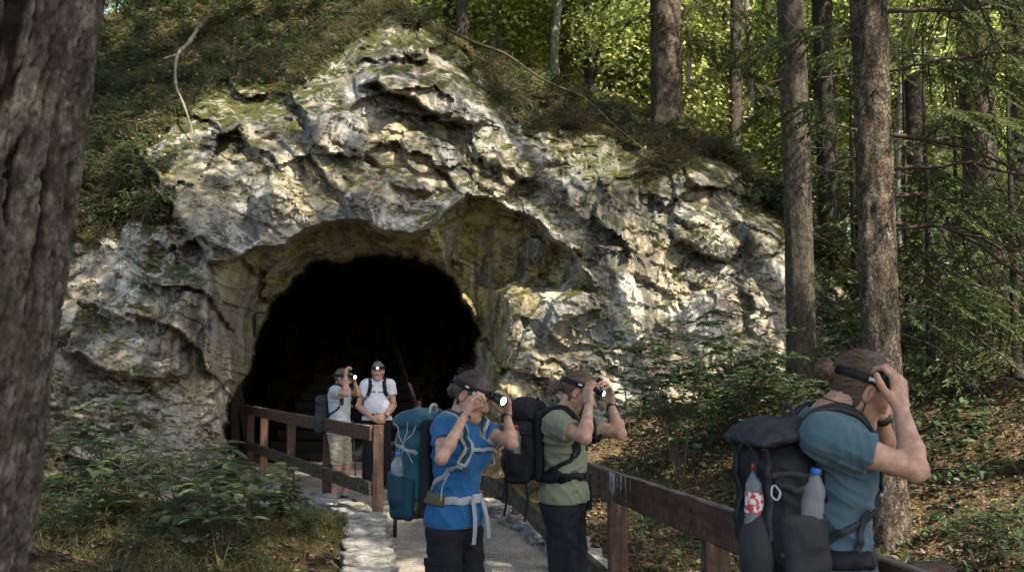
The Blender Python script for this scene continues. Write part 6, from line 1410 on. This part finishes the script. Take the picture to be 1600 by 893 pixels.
# ---------------------------------------------------------------- man in the sage shirt
G = Person((P(880, 782, 5.65)[0], 5.65, 0), 'bearded man in a sage green shirt with a ponytail, adjusting his headlamp', 1.74)
G.torso(P(881, 784, 5.65), P(884, 648, 5.62), (.95, -.30, 0), ww=.93, chestw=.93)
G.arms(P(914, 684, 5.30), P(920, 632, 5.43), P(969, 677, 5.62), P(955, 633, 5.79), P(869, 663, 5.49), P(914, 663, 5.77))
pl = G.pel; G.legs(zleg(pl + G.r * .10 + G.f * .03, .47), zleg(pl + G.r * .11 - G.f * .03, .09), zleg(pl - G.r * .10 + G.f * .04, .47), zleg(pl - G.r * .11 + G.f * .01, .09))
G.head(P(905, 613, 5.60), (.87, -.16, -.42), (.4, 0, .9), .92)
hR = hand(G.wr, (-.06, .18, 1), (.80, .52, -.1), np.cross((-.06, .18, 1), (.80, .52, -.1)), 1.0, cl, ((.55, .55, .55), (.5, .2, .8)), .4)
hLf = hand(G.wl, (-.08, -.08, 1), (-.85, -.42, 0), np.cross((-.85, -.42, 0), (-.08, -.08, 1)), 1.0, ((.45, .95, .6), (.45, .95, .6), (.5, .95, .6), (.5, 1, .6)), ((.6, .6, .45), (.7, .2, .6)), .4)
G.body(hR, hLf, .008, .0042, .93, .054)
G.shirt(M_sage, .55, .03, .078, .010, .006, 1.02, .0055, 'shirt', 2, 1.0, .0, 1.7)
flyaways(G, M_hair_b, 90, 2)
G.trousers(M_trouser, None, .009, 1.0, 4, 'trousers', .12)
L = G.hL
G.hair(M_hair_b, bun=[(L(0, -.125, -.012), (.030, .024, .030)), (L(0, -.150, -.035), (.028, .020, .036)), (L(0, -.165, -.065), (.020, .016, .030))], thick=.011)
def beard(pr, mat, name='beard'):
    A = pr.hA.astype(np.float32); c0 = pr.Hc.astype(np.float32)
    def f(p):
        q = (p - c0) @ A.T / pr.hs; r, fw, up = q[:, 0], q[:, 1], q[:, 2]; d = pr.hbase(p) - .008 - .0025 * np.sin(r * 300 + up * 420 + 3 * np.sin(fw * 200))
        m = np.maximum(up + .042 + .35 * (fw - .07), .008 - fw); m = np.maximum(m, -(np.sqrt(r ** 2 + ((up + .070) * 1.6) ** 2) - .022) * (fw > .06)); return -smin(-d, -m, .006)
    L = pr.hL; return pr.garment(name, f, mat, .0045, [L(-.08, -.02, -.15), L(.08, .13, -.02)], .03)
beard(G, M_hair_b)
headlamp(G, 'headlamp on the bearded man in the sage shirt, its lens glowing', .017, .010, .056, .030, 3, dev=(.80, -.50, -.28))
cuff(G.wr, G.er, .026, .005, simple_mat('leather_cord', (.16, .11, .08), .8), G, 'bracelet'); cuff(G.wl - nrm(G.wl - G.el) * .015, G.el, .0285, .024, M_rubber, G, 'wristwatch')
gp, B, bf = backpack(G, 'black backpack on the bearded man in the sage shirt', [M_blackn, M_blackn, M_black, M_blackn], .30, .19, .22, 1.10, .135, .03, .10, 4, .0075, True, True, True, None, None, .056, .33, M_blackn, bot=(.53, -.10, -.26))
bottle(B(.53, -.10, -.26), G.u, 'clear bottle with a red cap in the side pocket of the black pack', M_redcap, .23, .032)
n = 14; s = np.linspace(0, 1, n)
for dx, ln in ((-.06, .20),):
    p0 = G.T(dx, .15, .33); pj, g = project(G.shirtf, np.array([p0]), .012); p0 = pj[0].astype(float); obj('dangling_webbing', *ribbon(p0 + np.outer(s, -G.u * ln + G.f * .01), np.tile(-np.array([.2, 1, 0]), (n, 1)), .036, .003), M_blackn, gp)
for (a, b, c) in ((.3, -.5, -.46), (.45, .2, -.46), (.48, -.45, -.2)):
    p0 = B(a, b, c); obj('loose_strap', *ribbon(p0 + np.outer(s, [0, 0, -.17 - .1 * a]) + np.outer(np.sin(s * 4), [.01, 0, 0]), np.tile([0, -1., 0], (n, 1)), .014, .002), M_blackn, gp)
pc, g = project(G.trf, np.array([G.hr_ + (G.kr - G.hr_) * .62 + G.r * .2]), .004); g = g[0].astype(float); x = nrm(np.cross(g, [0, 0, 1])); obj('cargo_pocket', *box(pc[0].astype(float), (.06, .008, .075), np.stack([x, g, np.cross(x, g)]), .006), M_trouser, G.t, False); obj('pocket_flap', *box(pc[0].astype(float) + np.array([0, 0, .066]) + g * .006, (.063, .007, .022), np.stack([x, g, np.cross(x, g)]), .005), M_trouser, G.t, False)
# dark strap ends on the chest, made as flat bars
for dx in (.03, -.055):
    pj, g = project(G.shirtf, np.array([G.T(dx, .2, .66)]), .0015); g = g[0].astype(float); x = nrm(np.cross(g, G.u)); obj('chest_strap_end', *box(pj[0].astype(float), (.011, .0015, .030), np.stack([x, g, np.cross(x, g)]), 0), M_black, G.t, False)
# ---------------------------------------------------------------- man in the dull blue shirt, nearest
M = Person((P(1295, 925, 3.28)[0], 3.28, 0), 'nearest man in a dull blue shirt with a hair bun, hands at his headlamp', 1.80)
M.torso(P(1290, 925, 3.28), P(1298, 652, 3.26), (.95, .30, 0), ww=1.02, chestw=1.08)
M.arms(P(1431, 733, 3.02), P(1407, 637, 3.13), P(1392, 726, 3.60), P(1377, 652, 3.45), P(1287, 684, 3.07), P(1312, 682, 3.44))
pl = M.pel; M.legs(zleg(pl + M.r * .10 + M.f * .03, .5), zleg(pl + M.r * .11 - M.f * .03, .09), zleg(pl - M.r * .10 + M.f * .04, .5), zleg(pl - M.r * .11 + M.f * .01, .09))
M.head(P(1344, 608, 3.25), (.86, .20, -.40), (.4, 0, .9), .95)
hR = hand(M.wr, (-.02, .06, 1), (-.62, .74, .05), np.cross((-.02, .06, 1), (-.62, .74, .05)), 1.05, ((.75, .9, .5), (.8, .95, .5), (.85, 1.0, .5), (.9, 1.0, .5)), ((.52, .85, .12), (.80, .58, .10)), .6)
hLf = hand(M.wl, (.10, -.06, 1), (.1, -.95, 0), np.cross((.1, -.95, 0), (.10, -.06, 1)), 1.0, ((.5, .9, .5),) * 4, ((.6, .6, .5), (.7, .2, .6)), .3)
M.body(hR, hLf, .007, .003, .94, .056)
M.shirt(M_teal, .52, .10, .078, .010, .0052, 1.0, .0055, 'shirt', 5, 1.0, .0, 1.7)
flyaways(M, M_hair_b, 150, 3)
M.trousers(M_trouser, None, .010, 1.0, 6, 'trousers', .16)
L = M.hL
M.hair(M_hair_b, bun=[(L(0, -.150, .010), (.029, .029, .034)), (L(0, -.120, .004), (.020, .020, .022))], thick=.012, h=.0035)
headlamp(M, 'headlamp with a wide black band on the nearest man in the dull blue shirt', .021, .012, .048, .045, 3, dev=(.93, .30, -.2), lab=.29)
cuff(M.wl + nrm(M.wl - M.el) * .0, M.el, .028, .024, M_rubber, M, 'wristband')
c_ = [L(-.083, -.015, -.04), L(-.078, -.010, -.09) , L(-.066, -.004, -.150), M.nb + M.r * .03 + M.f * .085 + M.u * .02]; obj('glasses_cord', *tube(spline([L(.083, -.010, -.035), L(.078, -.004, -.08), L(.072, .008, -.135), L(.062, .020, -.165)], 16), .0028, 6), M_rubber, M.t)
an = np.linspace(-math.pi, math.pi, 40); obj('necklace_cord', *tube([M.nb + M.u * (.040 - .030 * math.cos(a)) + M.f * (.012 + .082 * math.cos(a)) + M.r * .080 * math.sin(a) for a in an], .0026, 6), M_rubber, M.t)
mp, B, bf = backpack(M, 'black and charcoal backpack with two bottles on the nearest man', [M_blackn, M_dkgrey, M_dkgrey, M_blackn], .275, .205, .20, 1.03, .080, .20, .045, 7, .006, True, True, True, M_dkgrey, M_dkgrey, .052, .25, M_blackn, bot=(.50, -.02, -.24))
bottle(B(.50, -.02, -.24), nrm(M.u + M.f * .10), 'clear water bottle with a blue cap in the near side pocket of the nearest pack', M_bluecap, .22, .036)
bottle(B(.16, -.64, -.17), M.u, 'bottle with a red cap and red label at the back of the nearest pack', M_redcap, .21, .030, True)
pf = isect(ell(B(.16, -.62, -.28), (.062, .055, .13), np.stack([M.r, M.f, M.u])), plane(B(0, 0, -.03), M.u), .005); v, q = mesh_sdf(pf, B(.16, -.62, -.28) - .2, B(.16, -.62, -.28) + .2, .006); obj('rear_pocket', v, q, M_dkgrey, mp)
strap(bf, [B(.52, .45, .20), B(.56, .0, .10), B(.48, -.5, .16)], .022, .004, M_dkgrey, mp, 'compression_strap', 18); strap(bf, [B(.40, -.5, .35), B(.44, -.55, .1), B(.40, -.6, -.2)], .02, .004, M_dkgrey, mp, 'compression_strap', 18)
a = B(.48, -.42, .16); obj('carabiner', *tube(spline([a, a + [.012, -.01, -.02], a + [.002, -.012, -.042], a + [-.014, -.01, -.03], a + [-.010, -.004, -.004], a], 18), .003, 6), M_metal, mp)
strap(M.shirtf, [M.T(.20, .02, .52), M.T(.20, .0, .40), M.T(.20, -.01, .27)], .022, .003, M_dkgrey, mp, 'loose_strap', 16, .010)
# ---------------------------------------------------------------- young man in grey by the railing
Yb = Person((P(531, 672, 12.35)[0], 12.35, 0), 'young man in a grey shirt and khaki shorts behind the left railing', 1.72)
Yb.torso(P(530, 674, 12.35), P(531, 605, 12.35), (.92, -.38, 0), chestw=.95)
Yb.arms(P(541, 615, 12.02), P(540, 589, 12.16), P(561, 615, 12.30), P(554, 599, 12.44), P(524, 612, 12.21), P(541, 611, 12.49))
pl = Yb.pel; Yb.legs(zleg(pl + Yb.r * .08 + Yb.f * .03, .48), zleg(pl + Yb.r * .08 - Yb.f * .02, .09), zleg(pl - Yb.r * .08 + Yb.f * .06, .48), zleg(pl - Yb.r * .08 + Yb.f * .04, .09))
Yb.head(P(536, 591, 12.33), (.93, -.22, -.18), (.2, 0, .95), .96)
hR = hand(Yb.wr, (.0, .12, 1), (.85, .45, 0), np.cross((.0, .12, 1), (.85, .45, 0)), 1.0, cl); hLf = hand(Yb.wl, (-.1, -.1, 1), (-.8, -.5, 0), np.cross((-.8, -.5, 0), (-.1, -.1, 1)), 1.0, cl)
Yb.body(hR, hLf, .010, .0065)
Yb.shirt(M_greyc, .55, -.06, .075, .014, .010, 1.1, .006, 'shirt', 8, 1.0); Yb.trousers(M_khaki, .50, .010, 1.0, 9, 'shorts', .1); Yb.hair(M_hair_b, thick=.011, h=.007)
for a in (Yb.ar, Yb.al):
    shoe(a, Yb.f, M_shoe, M_sole, Yb.t, .008); v, q = disc_lathe(a + [0, 0, .0], (0, 0, 1), [(0, .041), (.05, .041), (.05, .036)]); obj('sock', v, q, M_cyan, Yb.t)
headlamp(Yb, 'headlamp held by the young man in the grey shirt', .024, .010, .044, .06, 3, lab=0, dev=(.75, -.6, -.1)); cuff(Yb.wl, Yb.el, .030, .024, M_rubber, Yb, 'wristwatch')
backpack(Yb, 'charcoal daypack on the young man in the grey shirt', [M_dkgrey, M_dkgrey, M_dkgrey, M_blackn], .28, .17, -.02, .95, .125, .05, .08, 9, .010, True, True, False, M_blackn, None, .05, .2, None, None, True, False)
# ---------------------------------------------------------------- older man in white
O = Person((P(589, 656, 14.0)[0], 14.0, 0), 'older man in a white polo shirt, hands clasped, facing the viewer', 1.80)
O.torso(P(589, 657, 14.0), P(590, 593, 14.0), (.08, -1, 0), .195, 1.08, .035, chestw=1.08)
O.arms(P(560, 634, 13.97), P(582, 653, 13.74), P(615, 633, 13.97), P(602, 651, 13.76), P(572, 602, 14.0), P(609, 602, 14.0))
pl = O.pel; O.legs(zleg(pl + O.r * .11, .49), zleg(pl + O.r * .13 , .09), zleg(pl - O.r * .12, .49), zleg(pl - O.r * .15, .09))
O.head(P(590.5, 579, 13.93), (.10, -1, -.10), (0, -.1, 1), 1.02)
hR = hand(O.wr, (.85, -.12, -.32), (.1, 1, .1), (.3, 0, .85), 1.05, ((.3, .5, .3),) * 4); hLf = hand(O.wl, (-.85, -.22, -.25), (0, 1, .1), (-.2, 0, .85), 1.05, ((.4, .6, .4),) * 4)
O.body(hR, hLf, .010, .0055, 1.12, .062)
O.shirt(M_whitec, .50, .02, .082, .015, .009, 1.15, .0075, 'polo_shirt', 11, 1.08); O.trousers(M_black, None, .011, 1.05, 12, 'trousers', .12); O.hair(M_hair_g, thick=.010, h=.006, ear=True)
for x in (1, -1): strap(O.shirtf, [O.nb - O.f * .05 + O.r * .05 * x + O.u * .03, O.nb + O.r * .085 * x + O.f * .02 + O.u * .02, O.nb + O.r * .055 * x + O.f * .10 - O.u * .045, O.nb + O.f * .11 - O.u * .085 + O.r * .015 * x], .045, .006, M_whitec, O.t, 'collar', 20, .004)
for x in (1, -1):
    pj, g = project(O.shirtf, np.array([O.T(x * .085, .2, .74)]), .001); g = g[0].astype(float); obj('pocket_slit', *box(pj[0].astype(float), (.05, .002, .006), np.stack([nrm(np.cross(g, O.u)), g, O.u]), 0), M_black, O.t, False)
an = np.linspace(-3.0, 3.0, 50); strap(O.shirtf, [O.T(.17 * math.sin(a), .17 * math.cos(a), .155) for a in an], .036, .004, M_brownshoe, O.t, 'belt', 50, .004); pj, g = project(O.shirtf, np.array([O.T(.0, .3, .155)]), .008); obj('belt_buckle', *box(pj[0].astype(float), (.026, .004, .018), np.stack([O.r, O.f, O.u]), .003), M_metal, O.t, False)
for a in (O.ar, O.al): shoe(a, O.f + O.r * (.25 if a is O.ar else -.2), M_brownshoe, M_sole, O.t, .008, 1.05)
cuff(O.wl, O.el, .031, .024, M_rubber, O, 'wristwatch')
M_eye = simple_mat('dark_iris', (.03, .02, .015), .2, .5, .1, 30, 0)
for x in (-1, 1): obj('eye', *disc_lathe(O.hL(x * .031, .0905, .000), O.hA[1], [(-.004, .008), (.001, .0075), (.0025, .005), (.003, 0)], 12), M_eye, O.t)
for x in (-1, 1): strap(off(O.hbase, .0), [O.hL(x * .014, .11, .026), O.hL(x * .031, .105, .031), O.hL(x * .048, .09, .024)], .010, .003, M_hair_g, O.t, 'eyebrow', 8, .004)
headlamp(O, 'small lit headlamp on the forehead of the older man in white', .016, .004, .058, .032, 1.6, lab=0, dev=(.08, -1, -.05))
backpack(O, 'black daypack on the back of the older man in white', [M_blackn, M_blackn, M_blackn, M_blackn], .28, .16, .1, .98, .14, 0, .08, 13, .012, False, True, False, M_blackn, None, .055, .2, None, None, False, False)
t = empty('trekking_pole', P(556, 757, 13.6), 'thin trekking pole standing on the path beside the older man', 'trekking pole'); obj('shaft', *tube([P(556, 758, 13.7), P(552, 668, 13.8)], .008, 8), M_plastic, t); obj('grip', *tube([P(552, 668, 13.8), P(551.5, 656, 13.81)], .015, 8), M_rubber, t)
